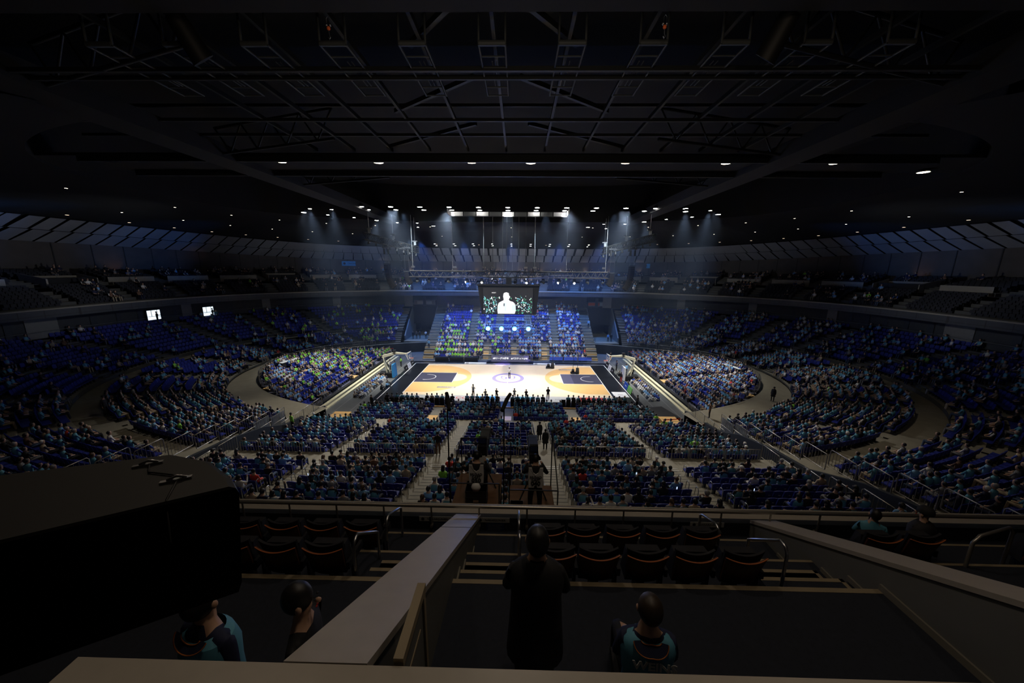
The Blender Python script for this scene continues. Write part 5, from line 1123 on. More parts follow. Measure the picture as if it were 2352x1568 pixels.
# lit rooms in the lower wall on the left, with figures inside
for i, (x, y, z0, w_, h_, rz) in enumerate(((-51.45, -2.0, 8.85, 1.7, 1.35, -.08), (-49.55, 4.9, 8.55, 1.5, 1.4, -.3))):
    b = MB(); b.box((-.12, -w_/2-.08, -.08), (0, w_/2+.08, h_+.08), 0); b.box((0, -w_/2, 0), (.02, w_/2, h_), 1)
    for q in (-.2, .25): b.box((.02, w_*q, .5), (.05, w_*q+.05, h_), 0)
    b.box((.02, -w_/2, .45), (.05, w_/2, .50), 0)
    struct('window_%d' % (i+1), b, ['dark_wall', 'lit_room'], loc=(x, y, z0), rz=rz)
    standing('', 'person silhouetted in front of the %s lit window of the left lower wall' % ('nearer' if i == 0 else 'farther'), (x+.45, y-.05+.3*i, z0-.45), -1.2, 'black_cloth', 'black_cloth', 'work', h=1.6)
for i, (px, y) in enumerate(((-46.8, 12.6), (-43.0, 16.8), (46.5, 11.6))):      # faintly lit doorways with people
    t = thing('lit_doorway', 'faintly lit doorway with people in the lower wall, %s' % ('left side nearer', 'left side farther', 'right side')[i], 'doorway', (px, y, 8.9), math.atan2(-12-y, -px)+R90)
    MB().box((-.9, -.1, 0), (.9, 0, 1.5)).build('frame', 'dark_wall', t); MB().box((-.6, .0, .3), (.3, .02, 1.3)).build('glow', 'lamp_lowglow', t)
# upper seating: rows, parapet walls, aisles
ut = MB(); USEATS = []; UP = []
NB = 44
lowr = [(.55+.82*i, 12.0+.37*i) for i in range(5)]; upr = [(5.9+.82*i, 14.3+.17*i) for i in range(6)]
ring(cF(.25), cF(.55), 11.6, 11.6, 0, TWO, n, ut, 0, nearskip)
for (d, z) in lowr+upr:
    ring(cF(d), cF(d+.82), z, z, 0, TWO, n, ut, 0, nearskip); wall_ring(cF(d), z-.4, z, 0, TWO, n, ut, 1, nearskip)
ring(cF(4.6), cF(5.9), 13.9, 13.9, 0, TWO, n, ut, 0, nearskip)
ring(cF(10.8), cF(12.5), 15.3, 15.3, 0, TWO, n, ut, 0, nearskip)
struct('floor_upper_tier', ut, ['upper_tread', 'riser'])
blocks = []
for k in range(NB):      # equal arc blocks
    blocks.append((TWO*k/NB, TWO*(k+1)/NB))
pw = MB()
def arclen(c, a, b, m=24):
    P = [superel(c, a+(b-a)*i/m) for i in range(m+1)]; d = [0]
    for i in range(m): d.append(d[-1]+math.hypot(P[i+1][0]-P[i][0], P[i+1][1]-P[i][1]))
    return P, d
# blocks of equal length along the fascia
P, dd = arclen(cF(5), 0, TWO, 2000); TOT = dd[-1]; edges = [np.interp(TOT*k/NB, dd, [TWO*i/2000 for i in range(2001)]) for k in range(NB+1)]
for k in range(NB):
    a, b_ = edges[k], edges[k+1]; vom = k % 4 == 1
    pm = superel(cF(5), (a+b_)/2)
    if abs(pm[0]) < 17 and pm[1] < -30: continue
    for r_, (d, z) in enumerate(lowr+upr):
        up = r_ >= 5
        if up and vom and r_ < 8: continue
        Pq, dq = arclen(cF(d+.45), a, b_); cnt = int((dq[-1]-1.5)/.52)
        st = (dq[-1]-cnt*.52)/2
        for j in range(cnt):
            t = st+(j+.5)*.52; q = max(0, min(23, int(np.searchsorted(dq, t))-1)); f = (t-dq[q])/max(1e-6, dq[q+1]-dq[q])
            x = Pq[q][0]+(Pq[q+1][0]-Pq[q][0])*f; y = Pq[q][1]+(Pq[q+1][1]-Pq[q][1])*f
            tx, ty = Pq[q+1][0]-Pq[q][0], Pq[q+1][1]-Pq[q][1]; nx, ny = ty, -tx
            if nx*-x+ny*(-12-y) < 0: nx, ny = -nx, -ny
            USEATS.append((x, y, z, math.atan2(ny, nx)-R90, k, r_, j))
    m0 = a+(b_-a)*.12; m1 = a+(b_-a)*.88
    Pq, _ = arclen(cF(5.85), m0, m1, 8); Pr, _ = arclen(cF(5.95), m0, m1, 8)
    for i in range(8):
        pw.hexa([(*Pq[i], 13.9), (*Pq[i+1], 13.9), (*Pr[i+1], 13.9), (*Pr[i], 13.9), (*Pq[i], 14.95), (*Pq[i+1], 14.95), (*Pr[i+1], 14.95), (*Pr[i], 14.95)], 1 if vom else 0)
    if vom:      # vomitory cheeks
        for m in (m0, m1):
            e0, e1 = superel(cF(5.0), m), superel(cF(8.4), m); e2, e3 = superel(cF(5.0), m+.002), superel(cF(8.4), m+.002)
            pw.hexa([(*e0, 13.6), (*e2, 13.6), (*e3, 13.6), (*e1, 13.6), (*e0, 14.9), (*e2, 14.9), (*e3, 15.5), (*e1, 15.5)], 0)
        e0, e1 = superel(cF(8.4), m0), superel(cF(8.4), m1); pw.quad((*e0, 14.2), (*e1, 14.2), (*e1, 15.2), (*e0, 15.2), 0)
struct('wall_upper_parapets', pw, ['parapet_beige', 'slab_black'])
b = MB(); b.hexa([(-.22, -.22, .05), (.22, -.22, .05), (.22, -.14, .05), (-.22, -.14, .05), (-.23, -.30, .82), (.23, -.30, .82), (.23, -.24, .82), (-.23, -.24, .82)], 0); b.box((-.22, -.14, .30), (.22, .05, .62), 0)
USM = b.mesh('upper_seat', ['seat_dark'])
order = sorted(range(len(USEATS)), key=lambda i: proj(USEATS[i][:3])[2] if -100 < proj(USEATS[i][:3])[0] < 2450 and proj(USEATS[i][:3])[2] > 0 else 1e9)
uind = set(order[:275])
for i in uind:
    x, y, z, r, k, r_, j = USEATS[i]
    place('upper_tier_seat', USM, None, (x, y, z), r, label='dark upper tier seat, %s bay, %s row, %s along, %s side' % (ordn(k), ordn(r_), ordn(j), 'right' if x > 0 else 'left'), cat='seat', group='dark seats of the upper tier')
T = [(*USEATS[i][:4], 1) for i in range(len(USEATS)) if i not in uind]
mass('upper_tier_seats', b.v, b.f, b.m, T, [(0,)]*len(T), ['seat_dark'], smooth=False, label='remaining dark seats of the upper tier round the arena', cat='seat', kind='stuff')
up = []
for i, S in enumerate(USEATS):
    cl = math.sin(S[4]*7.3+S[5]*1.1)*.12
    if i not in uind and rnd.random() < .20+cl: up.append((S[0], S[1], S[2]+.02, S[3], pick({'black_cloth': 40, 'navy': 14, 'beige_cloth': 6, 'white_cloth': 5, 'sky_blue': 5, 'grey_cloth': 10, 'lime': 2, 'brown_cloth': 6}), 'hair_black', 0, 'up'))
crowd('upper_tier_crowd', up, label='scattered spectators in the dark upper tier', cat='crowd', kind='stuff')
# back wall, lattice band
def zl(a): return 1.5*abs(math.cos(a))**3
bwl = MB()
for k in range(n):
    a, b_ = TWO*k/n, TWO*(k+1)/n; p, q = superel(cF(12.5), a), superel(cF(12.5), b_)
    if nearskip(*p): continue
    bwl.quad((*p, 15.2), (*q, 15.2), (*q, 18.0+zl(b_)), (*p, 18.0+zl(a)), 0)
    if k % 3 == 0: c_, d_ = superel(cF(12.42), a), superel(cF(12.42), a+.002); bwl.quad((*c_, 15.2), (*d_, 15.2), (*d_, 18.0+zl(a)), (*c_, 18.0+zl(a)), 1)
struct('wall_upper', bwl, ['upper_wall', 'nosing'])
la = MB()
Pl, dl = arclen(cF(10), 0, TWO, 2000); NL = 170; le = [np.interp(TOT*0+dl[-1]*k/NL, dl, [TWO*i/2000 for i in range(2001)]) for k in range(NL+1)]
for row in range(2):
    for k in range(NL):
        a, b_ = le[k], le[k+1]; mid = (a+b_)/2; td = math.degrees(math.asin(math.sin(mid))); at = 90-td; sg_ = 1 if math.cos(mid) > 0 else -1; sk = sg_*(b_-a)*(-.35*min(1, at/9) if at < 22 else -.35+.8*min(1, (at-22)/25)) ; g = (b_-a)*.06
        d0, d1 = (12.4, 10.2) if row == 0 else (10.1, 8.0); z0, z1 = (18.0, 19.35) if row == 0 else (19.4, 20.8)
        off = sk*row-sg_*(b_-a)*.15*row
        A, B = a+g+off, b_-g+off; C_, D_ = b_-g+sk+off, a+g+sk+off
        p, q, r_, s_ = superel(cF(d0), A), superel(cF(d0), B), superel(cF(d1), C_), superel(cF(d1), D_)
        if nearskip(*p): continue
        la.quad((*p, z0+zl(A)), (*q, z0+zl(B)), (*r_, z1+zl(C_)), (*s_, z1+zl(D_)))
struct('ceiling_lattice', la, 'lattice')
lb = MB()
for k in range(n):
    a, b_ = TWO*k/n, TWO*(k+1)/n
    if nearskip(*superel(cF(12), a)): continue
    p, q, r_, s_ = superel(cF(12.7), a), superel(cF(12.7), b_), superel(cF(8.3), b_), superel(cF(8.3), a); lb.quad((*p, 18.2+zl(a)), (*q, 18.2+zl(b_)), (*r_, 21.05+zl(b_)), (*s_, 21.05+zl(a)))
struct('ceiling_lattice_back', lb, 'slab_black')
# ceiling proper
ce = MB()
for k in range(n):
    a, b_ = TWO*k/n, TWO*(k+1)/n; p, q = superel(cF(8.2), a), superel(cF(8.2), b_); r_, s_ = superel(cF(-4), b_), superel(cF(-4), a)
    if abs(p[0]) < 30 and p[1] < -20: continue
    ce.quad((*p, 21.0+zl(a)), (*q, 21.0+zl(b_)), (*r_, 23.2), (*s_, 23.2)); c0, c1 = superel(cF(-12), a), superel(cF(-12), b_); ce.quad((*s_, 23.2), (*r_, 23.2), (*c1, 24.0), (*c0, 24.0))
ce.box((-60, -60, 29.5), (60, 40, 29.8))
for k in range(n):
    a, b_ = TWO*k/n, TWO*(k+1)/n; p, q = superel(cF(-12), a), superel(cF(-12), b_)
    if abs(p[0]) < 30 and p[1] < -20: continue
    ce.quad((*p, 24.0), (*q, 24.0), (*q, 29.6), (*p, 29.6))
ce.box((-60, -62, 24.1), (60, -39.9, 25)); ce.box((-60, -44, 22.9), (-29, -30, 23)); ce.box((29, -44, 22.9), (60, -30, 23))
struct('ceiling', ce, 'ceiling')
# banners on the upper wall
for i, (x, y, lab, body) in enumerate(((29.3, 31.7, 'blue lit banner with dark writing on the upper wall, right', 'TAKENAKA'), (-36.2, 28.9, 'faint blue banner on the upper wall, left', 'TAKENAKA'))):
    t = thing('wall_banner', lab, 'banner', (x, y, 17.3), -math.atan2(x, y+12)); MB().box((-2.3, -.05, -.5), (2.3, 0, .5)).build('panel', 'blue_pad', t); MB().tube([(-1.75, -.05, 0), (-1.75, -.07, 0)], .26, 14).build('emblem', 'navy', t); text(body, .55, (.3, -.06, 0), (math.pi/2, 0, 0), 'navy', t, 'lettering', .004)
# uplights on the upper wall
for k, x in enumerate((-30, -24, -18.5, -13.5, -8.6, -3.5, 1.6, 6.7, 11.7, 17, 22.5, 29)):
    y = side_pt(cF(12.3), x, False)[1]
    t = thing('wall_uplight', 'small warm uplight at the foot of the far upper wall, %s from the left' % ORD[k], 'light', (x, y-.15, 15.3)); MB().box((-.12, -.1, 0), (.12, .1, .12)).build('housing', 'black', t); MB().box((-.08, -.06, .12), (.08, .06, .13)).build('lens', 'lamp_dim', t)
    spot('uplight', (x, y-.3, 15.5), (x, y+.4, 17.0), 30, (1, .75, .5), 80, .8, .05)
for k, (x, y) in enumerate(((55.5, 12), (60.0, 2), (60.8, -8), (60.8, -18), (-55.5, 12), (-60.0, 2), (-60.8, -8), (-60.8, -18))):
    t = thing('wall_uplight', 'warm uplight on the %s upper wall, %s from the far end' % ('right' if x > 0 else 'left', ORD[k % 4]), 'light', (x*.985, y, 15.3)); MB().box((-.12, -.1, 0), (.12, .1, .12)).build('housing', 'black', t)
    spot('uplight', (x*.98, y, 15.6), (x*1.02, y, 17.5), 16, (1, .55, .28), 80, .8, .05)

# ================================================================== roof steel
def beam(name, a, b_, w_, h_, m, label, cat='beam'):
    a, b_ = Vector(a), Vector(b_); d = (b_-a); L = d.length
    mb = MB(); mb.box((0, -w_/2, -h_/2), (L, w_/2, h_/2)); o = mb.build(name, m, label=label, cat=cat); o.matrix_world = Matrix.Translation(a) @ d.to_track_quat('X', 'Z').to_matrix().to_4x4(); return o
def truss(name, a, b_, depth, m, label, seg=2.4, cat='truss'):
    a, b_ = Vector(a), Vector(b_); L = (b_-a).length; k = max(2, round(L/seg)); t = thing(name, label, cat, (0, 0, 0))
    c = MB(); 
    for dz in (0, -depth): c.tube([a+Vector((0, 0, dz)), b_+Vector((0, 0, dz))], .09, 5)
    c.build('chord', m, t); w_ = MB()
    for i in range(k):
        p, q = a.lerp(b_, i/k), a.lerp(b_, (i+1)/k); mid = p.lerp(q, .5)
        w_.tube([p, mid-Vector((0, 0, depth))], .05, 4); w_.tube([mid-Vector((0, 0, depth)), q], .05, 4)
    w_.build('web', m, t); return t
# black header close above the camera and the pale edges of the cross beams
beam('roof_beam', (-40, -40.2, 24.5), (40, -40.0, 24.5), 1.2, 1.2, 'slab_black', 'deep black cross beam at the very top of the view')
beam('roof_beam', (-34, -39.5, 24.05), (34, -39.5, 24.05), .10, .14, 'roof_steel', 'thin grey beam edge at the very top of the view')
for i, (y, z, w_) in enumerate(((-36.3, 24, .14), (-35.7, 24, .10), (-38.0, 26.2, .1), (-30.3, 24.5, .14), (-29.6, 25.5, .1), (-27.8, 24.6, .12))):
    beam('roof_beam', (-26, y, z), (26, y, z), w_, .16, 'roof_steel', 'grey cross beam of the roof, %s away from the camera' % ORD[i])
for i, y in enumerate((-25.0, -21.1)): beam('roof_beam', (-30, y, 24.05), (30, y, 24.05), .2, .5, 'dark_steel', 'dark edge beam of the lamp soffit, %s' % ('nearer', 'farther')[i])
MB().box((-36, -25, 24.2), (36, -21.1, 24.4)).build('ceiling_lamp_soffit', 'ceiling', kind='structure')
for i, x in enumerate([-.37+2.65*(k-5) for k in range(12)]):
    beam('roof_beam', (x+.9, -39.4, 24.6), (x+.9, -25, 24.6), .13, .2, 'roof_steel', 'long grey roof beam running away from the camera, %s from the left' % ORD[i])
for s in (-1, 1):
    beam('roof_girder', (s*19.5, -44, 24.2), (s*19.5, 14, 24.2), 2.0, .9, 'girder', 'wide grey box girder running away over the %s stands' % ('left' if s < 0 else 'right'), 'girder')
    for k in range(3):
        y = -38+9*k; beam('roof_brace', (.45+s*(.5+.5*k), -39.3+5*k, 24.7), (.45+s*(3.1+2.5*k), -36.5+5.6*k, 24.7), .16, .2, 'roof_steel', 'diagonal roof brace on the %s, %s from the camera' % ('left' if s < 0 else 'right', ORD[k]), 'brace')
        truss('roof_truss', (s*9.5, y, 25.6), (s*19, y+3, 25.6), 1.6, 'roof_steel', 'open roof truss on the %s, %s from the camera' % ('left' if s < 0 else 'right', ORD[k]))
for i in range(11):      # hoist frames with ladders
    x = .5+2.71*(i-5); t = thing('winch_cradle', 'hanging grey winch cradle under the roof, %s from the left' % ORD[i], 'frame', (x, Y0+13.6, 24.0))
    b = MB(); f = [(-.45, 0, 1.2), (.45, 0, 1.2), (.45, 0, 0), (-.45, 0, 0)]
    for p, q in zip(f, f[1:]+f[:1]): b.tube([p, q], .045, 4)
    b.tube([(-.45, 0, .03), (.45, 0, .03)], .09, 4); b.build('front_frame', 'cradle', t)
    b = MB()
    for sx in (-.45, .45): b.tube([(sx, 0, 0), (sx, 3.6, .0)], .045, 4)
    for q in range(5): b.tube([(-.45, .7+.72*q, 0), (.45, .7+.72*q, 0)], .03, 4)
    b.build('ladder', 'cradle', t)
    b = MB(); b.tube([(-.08, 1.2, .1), (-.08, 3, .1)], .02, 4); b.tube([(.08, 1.2, .1), (.08, 3, .1)], .02, 4); b.build('cable', 'steel_grey', t)
for i, x in enumerate((-4.35, 5.76)):       # red hooks
    t = thing('hoist_hook', 'small chrome chain hook with red block under the roof, %s' % ('left', 'right')[i], 'hook', (x, Y0+12.2, 23.45)); t.scale = (.38, .38, .38)
    b = MB(); b.tube([(-.12, 0, .9), (-.12, 0, 1.25), (0, 0, 1.4), (.12, 0, 1.25), (.12, 0, .9)], .02, 6); b.ball((-.14, 0, .8), .1, .1, .1, 8, 6); b.ball((.14, 0, .8), .1, .1, .1, 8, 6); b.build('pulley', 'chrome', t)
    MB().ball((0, 0, .58), .15, .12, .16, 8, 6).build('block', 'orange', t); MB().tube([(0, 0, .42), (.02, 0, .1), (.1, 0, -.05), (0, 0, -.2), (-.06, 0, -.05)], .035, 6).build('hook', 'chrome', t)
for i, x in enumerate((-9.4, 9.7)):      # black drums
    t = thing('roof_speaker', 'large black cylinder loudspeaker tilted under the roof, %s' % ('left', 'right')[i], 'loudspeaker', (x, Y0+12.6, 23.2), 0); t.scale = (.55, .55, .7)
    b = MB(); sg = -1 if i == 0 else 1; b.tube([(0, 0, 1.6), (-sg*.6, .9, .1)], [.5, .6], 16); b.build('body', 'case_black', t); b = MB(); b.tube([(0, 0, 1.6), (0, 0, 2.3)], .05, 6); b.build('bracket', 'chrome', t)
# lamps: every lamp is a thing
def lamp_mesh(r, m, dz=.25):
    b = MB(); b.loft([(0, 0, 0, r, r), (0, 0, dz, r*.7, r*.7), (0, 0, dz+.1, r*.3, r*.3)], 14); h = b.mesh('housing', ['black']); b = MB(); b.disc((0, 0, -.004), r*.86, 16, 0, -1); return h, b.mesh('lens', [m])
LW = lamp_mesh(.34, 'lamp_white'); LA = lamp_mesh(.42, 'lamp_warm'); LS = lamp_mesh(.22, 'lamp_white'); LD = lamp_mesh(.20, 'lamp_dim'); LX = lamp_mesh(.13, 'lamp_warm')
def ceil_z(x, y):
    lo, hi = -21., 12.
    for _ in range(30):
        m = (lo+hi)/2; c = cF(m)
        if (abs(x)/c[0])**c[4]+(abs(y-c[1])/c[2])**c[4] > 1: lo = m
        else: hi = m
    if lo < -12: return 24.05
    a = math.atan2((y+12.2)/(33.2+lo), x/(49+lo)); return (24-(lo+12)/8*.8 if lo < -4 else 23.2-(lo+4)/12.2*(2.2-zl(a)))
def lamp(x, y, z, L, label, group=None):
    z = min(z, ceil_z(x, y)-.06)
    t = thing('ceiling_lamp', label, 'lamp', (x, y, z), 0, group); place('housing', L[0], t); place('lens', L[1], t)
for i, (x, y) in enumerate(((-23.2, -24.6), (-15.8, -24.4), (-8.75, -24.3), (-2, -24.4), (2.25, -24.3), (9, -24.4), (16.1, -24.35), (23.6, -24.4), (32.2, -22.1))): lamp(x, y, 24, LA, 'warm round lamp of the front soffit row, %s from the left' % ORD[i])
for i in range(12): lamp(-18.4+3.68*i, -5.35+.02*i, 24, LW, 'bright white lamp of the nearer court row, %s from the left' % ORD[i])
for i in range(10): lamp(-18.55+3.7*i+(0 if i < 9 else 3), -3.0, 24, LW, 'bright white lamp of the second court row, %s from the left' % ORD[i])
for i in range(9):
    for q in (0, 1): lamp(-16.6+4.1*i, 25.6+1.6*q, 22.6, LS, 'small white lamp of the far pair row, %s pair, %s one' % (ORD[i], ('nearer', 'farther')[q]))
sl = [(653, 478), (690, 484), (704, 475), (757, 501), (811, 507), (872, 507), (935, 509), (1407, 513), (1435, 506), (1455, 508), (1474, 512), (1509, 500), (1553, 477), (1558, 485), (1640, 491), (1678, 484), (1520, 485), (834, 495), (855, 502), (923, 503), (936, 509), (964, 523), (906, 523)]
def unp(u, v, z):
    d = CF+CR*((u-1176)/FPX)-CU*((v-784)/FPX); q = (z-CAMP.z)/d.z; return CAMP+d*q
# cool lamps of the side bays, measured places
side_lamps = [(-27.2, -3.0), (-25.1, -.9), (-24.6, -6.0), (-20.5, 4.6), (-18.2, 7.2), (-15.1, 7.6), (-13.4, 11.6), (-22.6, 1.6), (-16.4, 12.6), (27.2, -3.2), (25.0, -.8), (24.6, -6.2), (20.4, 4.6), (18.3, 7.4), (15.0, 7.6), (13.3, 12.0), (22.5, 1.6), (16.6, 12.8), (22.0, -5.4), (-22.1, -5.6)]
for i, (x, y) in enumerate(side_lamps): lamp(x, y, 23.6, LW if i % 3 == 0 else LS, 'white lamp of the %s side bays, %s of its group' % ('left' if x < 0 else 'right', ORD[i if i < 9 else i-9] if i < 18 else 'outermost'))
k = 0
for d, zz, N_, L in ((-8, 23.9, 26, LX), (-1, 23.0, 34, LX), (5.5, 21.9, 48, LD)):
    for i in range(N_):
        a = TWO*(i+.5)/N_; x, y = superel(cF(d), a)
        if y < -34 or abs(x) < 12 and y < 0: continue
        lamp(x, y, zz+1, L, 'small downlight of the %s ring in the dark ceiling, %s round from the right' % (('inner', 'middle', 'outer')[(N_ > 30)+(N_ > 40)], ordn(i)), 'small ring downlights')
# white lit panels behind the court lamps
t = thing('light_cove', 'row of white lit panels behind the court lamps', 'light panel', (0, -5.0, 23.0))
for i in range(9):
    x = -7.2+1.62*i
    MB().box((x, 0, -.02 if 0 else 0), (x+1.5, .06, .5)).build('panel', 'line_white' if i % 2 == 0 else 'steel_grey', t)
MB().box((-7.3, -.05, -.06), (7.5, .1, 0)).build('ledge', 'dark_steel', t)
for x in (-7.3, 7.4): MB().box((x, -2.2, 0), (x+.08, 0, .55)).build('side_panel', 'pale_grey', t)
for x in (-6.4, -3.1, .1, 3.4, 6.6): point('cove_lamp', (x, -5.7, 23.35), 9, WHITE, .1)
# ================================================================== central screen
t = thing('centre_screen', 'large dark cube screen hanging over the court showing a person in white', 'video screen', (0, 0, 0))
b = MB(); P = [(-4.35, 14.2), (4.42, 14.2), (4.05, 10.0), (-3.85, 10.0)]
b.hexa([(-3.85, -1.0, 10.0), (4.05, -1.0, 10.0), (4.05, 2.6, 10.0), (-3.85, 2.6, 10.0), (-4.35, -1.35, 14.2), (4.42, -1.35, 14.2), (4.42, 3.0, 14.2), (-4.35, 3.0, 14.2)]); b.build('housing', 'case_black', t)
b = MB(); b.box((-4.45, -1.42, 14.16), (4.52, -1.36, 14.3)); b.box((-4.45, -1.42, 14.2), (-4.35, 3.1, 14.3)); b.box((4.42, -1.42, 14.2), (4.52, 3.1, 14.3)); b.build('top_edge', 'black', t)
SY = -1.40
b = MB(); b.box((-3.58, SY-.02, 10.18), (3.5, SY+.05, 13.85)); scr = b.build('display', 'screen_dark', t)
def shape(pts, m, d, nm='image'): 
    b = MB(); n_ = len(pts); b.add([(x, SY-.022-d, z) for x, z in pts], [tuple(range(n_))]); b.build(nm, m, scr)
def px(u, v): return (-3.58+(u-368)/802*7.08, 13.85-(v-708)/432*3.67)     # picture layout of the image on the screen
shape([px(u, v) for u, v in ((605, 1140), (600, 1080), (602, 1010), (620, 960), (650, 940), (700, 915), (700, 890), (692, 850), (700, 800), (722, 778), (765, 778), (788, 800), (793, 840), (803, 850), (800, 870), (788, 885), (782, 905), (800, 925), (850, 940), (880, 970), (895, 1040), (895, 1090), (880, 1140))][::-1], 'screen_white', .001)
shape([px(u, v) for u, v in ((700, 800), (715, 770), (770, 768), (800, 800), (800, 845), (788, 840), (780, 795), (745, 782), (712, 790))][::-1], 'screen_hair', .002)
shape([px(u, v) for u, v in ((830, 990), (893, 990), (897, 1085), (830, 1085))][::-1], 'screen_pale', .003); shape([px(u, v) for u, v in ((606, 1000), (650, 990), (650, 1080), (604, 1080))][::-1], 'screen_pale', .003)
shape([px(u, v) for u, v in ((715, 960), (745, 950), (740, 1100), (715, 1100))][::-1], 'screen_pale', .0035); shape([px(u, v) for u, v in ((698, 965), (716, 965), (714, 1015), (698, 1015))][::-1], 'navy', .004)
text('MYDT', .22, (px(543, 792)[0], SY-.024, px(543, 792)[1]), (math.pi/2, 0, 0), 'screen_white', scr, 'lettering', .001)
r2 = random.Random(3); cols = {'screen_cyan': MB(), 'screen_green': MB(), 'screen_white': MB()}
for _ in range(330):
    u = r2.uniform(372, 1164); v = r2.gauss(940 if r2.random() < .5 else 1070, 55)
    if v > 1136 or v < 830 or 590 < u < 905 and v > 900 or 680 < u < 820: continue
    x, z = px(u, v); w_, h_, a = r2.uniform(.02, .07), r2.uniform(.03, .12), r2.uniform(-1, 1); mm = r2.choice(['screen_cyan', 'screen_cyan', 'screen_green', 'screen_white'] if u < 600 else ['screen_cyan', 'screen_green', 'screen_green', 'screen_white'])
    cols[mm].add([(x-w_, SY-.024, z-h_), (x+w_, SY-.024, z-h_), (x+w_+a*.08, SY-.024, z+h_), (x-w_+a*.08, SY-.024, z+h_)], [(0, 1, 2, 3)])
for k_, b in cols.items(): b.build('crowd_lights', k_, scr, kind='stuff')
b = MB(); b.box((-.35, -.6, 14.3), (.45, .4, 15.3)); b.build('hub_box', 'black', t)
b = MB()
for x in (-3.3, -2.9, -1.6, -.9, 1.1, 1.7, 2.9, 3.4): b.tube([(x, .2, 14.2), (x, .2, 15.5)], .04, 5)
b.build('post', 'black', t)
# lower lighting frame with the four blue lamps
t = thing('lower_light_frame', 'small truss frame under the centre screen', 'truss', (0, 0, 0))
b = MB()
for z_ in (7.9, 8.3): b.tube([(-3.6, .5, z_), (3.5, .5, z_)], .04, 5)
for z_ in (9.1, 9.35): b.tube([(-2.4, .5, z_), (2.4, .5, z_)], .04, 5)
for x in (-3.6, -2.9, 2.8, 3.5): b.tube([(x, .5, 7.7), (x*.9, .5, 10.0)], .04, 5)
for k in range(14): x = -3.6+.5*k; b.tube([(x, .5, 7.9), (x+.25, .5, 8.3)], .02, 4); b.tube([(x+.25, .5, 8.3), (x+.5, .5, 7.9)], .02, 4)
b.build('frame', 'steel_grey', t)
for i, x in enumerate((-3.06, -1.04, .93, 3.0)):
    q = thing('blue_stage_lamp', 'blazing blue lamp under the centre screen, %s from the left' % ORD[i], 'stage lamp', (x, .45, 7.7)); MB().ball((0, .12, 0), .24, .22, .24, 10, 8).build('housing', 'black', q)
    b = MB(); b.tube([(0, -.14, 0), (0, -.16, -.0)], .17, 14); b.build('lens', 'lamp_blue', q); MB().tube([(0, -.08, 0), (0, -.12, 0)], .34, 16).build('lens_halo', 'lamp_blue_halo', q); MB().tube([(0, .1, .2), (0, .1, .5)], .03, 5).build('clamp', 'black', q)  # outer glowing ring stands in for the blue halo round each lens
# long lighting truss with moving heads
t = truss('lighting_truss', (-14.4, .1, 16.1), (14.3, .1, 16.1), .85, 'girder', 'long horizontal lighting truss above the centre screen', 1.0)
MB().box((-14.5, -.25, 15.2), (14.4, .0, 15.3)).build('cable_tray', 'black', t)
for i, x in enumerate((-13.3, -11.6, -8.8, -6.1, -3.9, -1.9, 1.0, 2.6, 5.0, 7.3, 9.5, 11.4, 13.6)):
    q = thing('moving_head', 'black moving head lamp under the lighting truss, %s from the left' % ORD[i], 'stage lamp', (x, .1, 15.1)); lit = i in (3, 4, 7, 9, 10)
    MB().box((-.2, -.15, -.2), (.2, .15, 0)).build('base', 'black', q); b = MB(); b.tube([(-.2, 0, -.2), (-.22, 0, -.5)], .04, 5); b.tube([(.2, 0, -.2), (.22, 0, -.5)], .04, 5); b.build('yoke', 'black', q)
    d = Vector((.3*((i % 3)-1), -.25, -.12)).normalized(); c = Vector((0, 0, -.5)); b = MB(); b.tube([c-d*.2, c+d*.22], [.14, .19], 12); hd = b.build('head', 'dark_steel', q)
    if lit: b = MB(); b.tube([c+d*.222, c+d*.225], .15, 12); b.build('lens', 'lamp_warm' if i in (4,) else 'lamp_beam', hd)
for i, x in enumerate((-2.35, 2.5)):
    q = thing('moving_head', 'lamp throwing a blue beam above the %s half of the centre screen' % ('left', 'right')[i], 'stage lamp', (x, -.45, 15.0)); sg_ = -1 if i == 0 else 1
    MB().box((-.15, -.12, -.35), (.15, .12, -.2)).build('base', 'black', q); MB().tube([(-sg_*.22, .05, -.02), (-sg_*.02, 0, .05)], [.12, .15], 12).build('head', 'black', q); MB().tube([(sg_*.0, 0, .06), (sg_*.01, 0, .065)], .09, 10).build('lens', 'lamp_beam', q)
    MB().tube([(0, 0, -.3), (0, .5, -.3), (0, .5, .3)], .03, 5).build('bracket', 'black', q)
def cable(x, y, z0, z1, label, r=.03, m='steel_grey'): MB().tube([(x, y, z0), (x, y, z1)], r, 5).build('rigging_cable', m, label=label, cat='cable')
for i, x in enumerate((-3.6, -2.3, -.9, -.3, .5, 1.4, 2.4, 3.7, -8.1, 8.3, -13.9, 13.9)): cable(x, .1, 16.1, 23.8, 'thin vertical rigging cable over the lighting truss, %s' % ('%s listed from the centre left' % ORD[i]), .055 if i in (0, 7) else .028)
for i, x in enumerate((-13.9, -3.6, 3.7, 13.6, -7.9, -2.3, 2.4)):
    q = thing('chain_hoist', 'chain hoist on top of the lighting truss, %s of seven' % ORD[i], 'hoist', (x, .1, 16.2)); MB().box((-.18, -.15, .35), (.3, .15, .6)).build('motor', 'chrome', q); MB().tube([(-.1, 0, 0), (-.15, 0, .5)], .03, 5).build('hook', 'black', q)
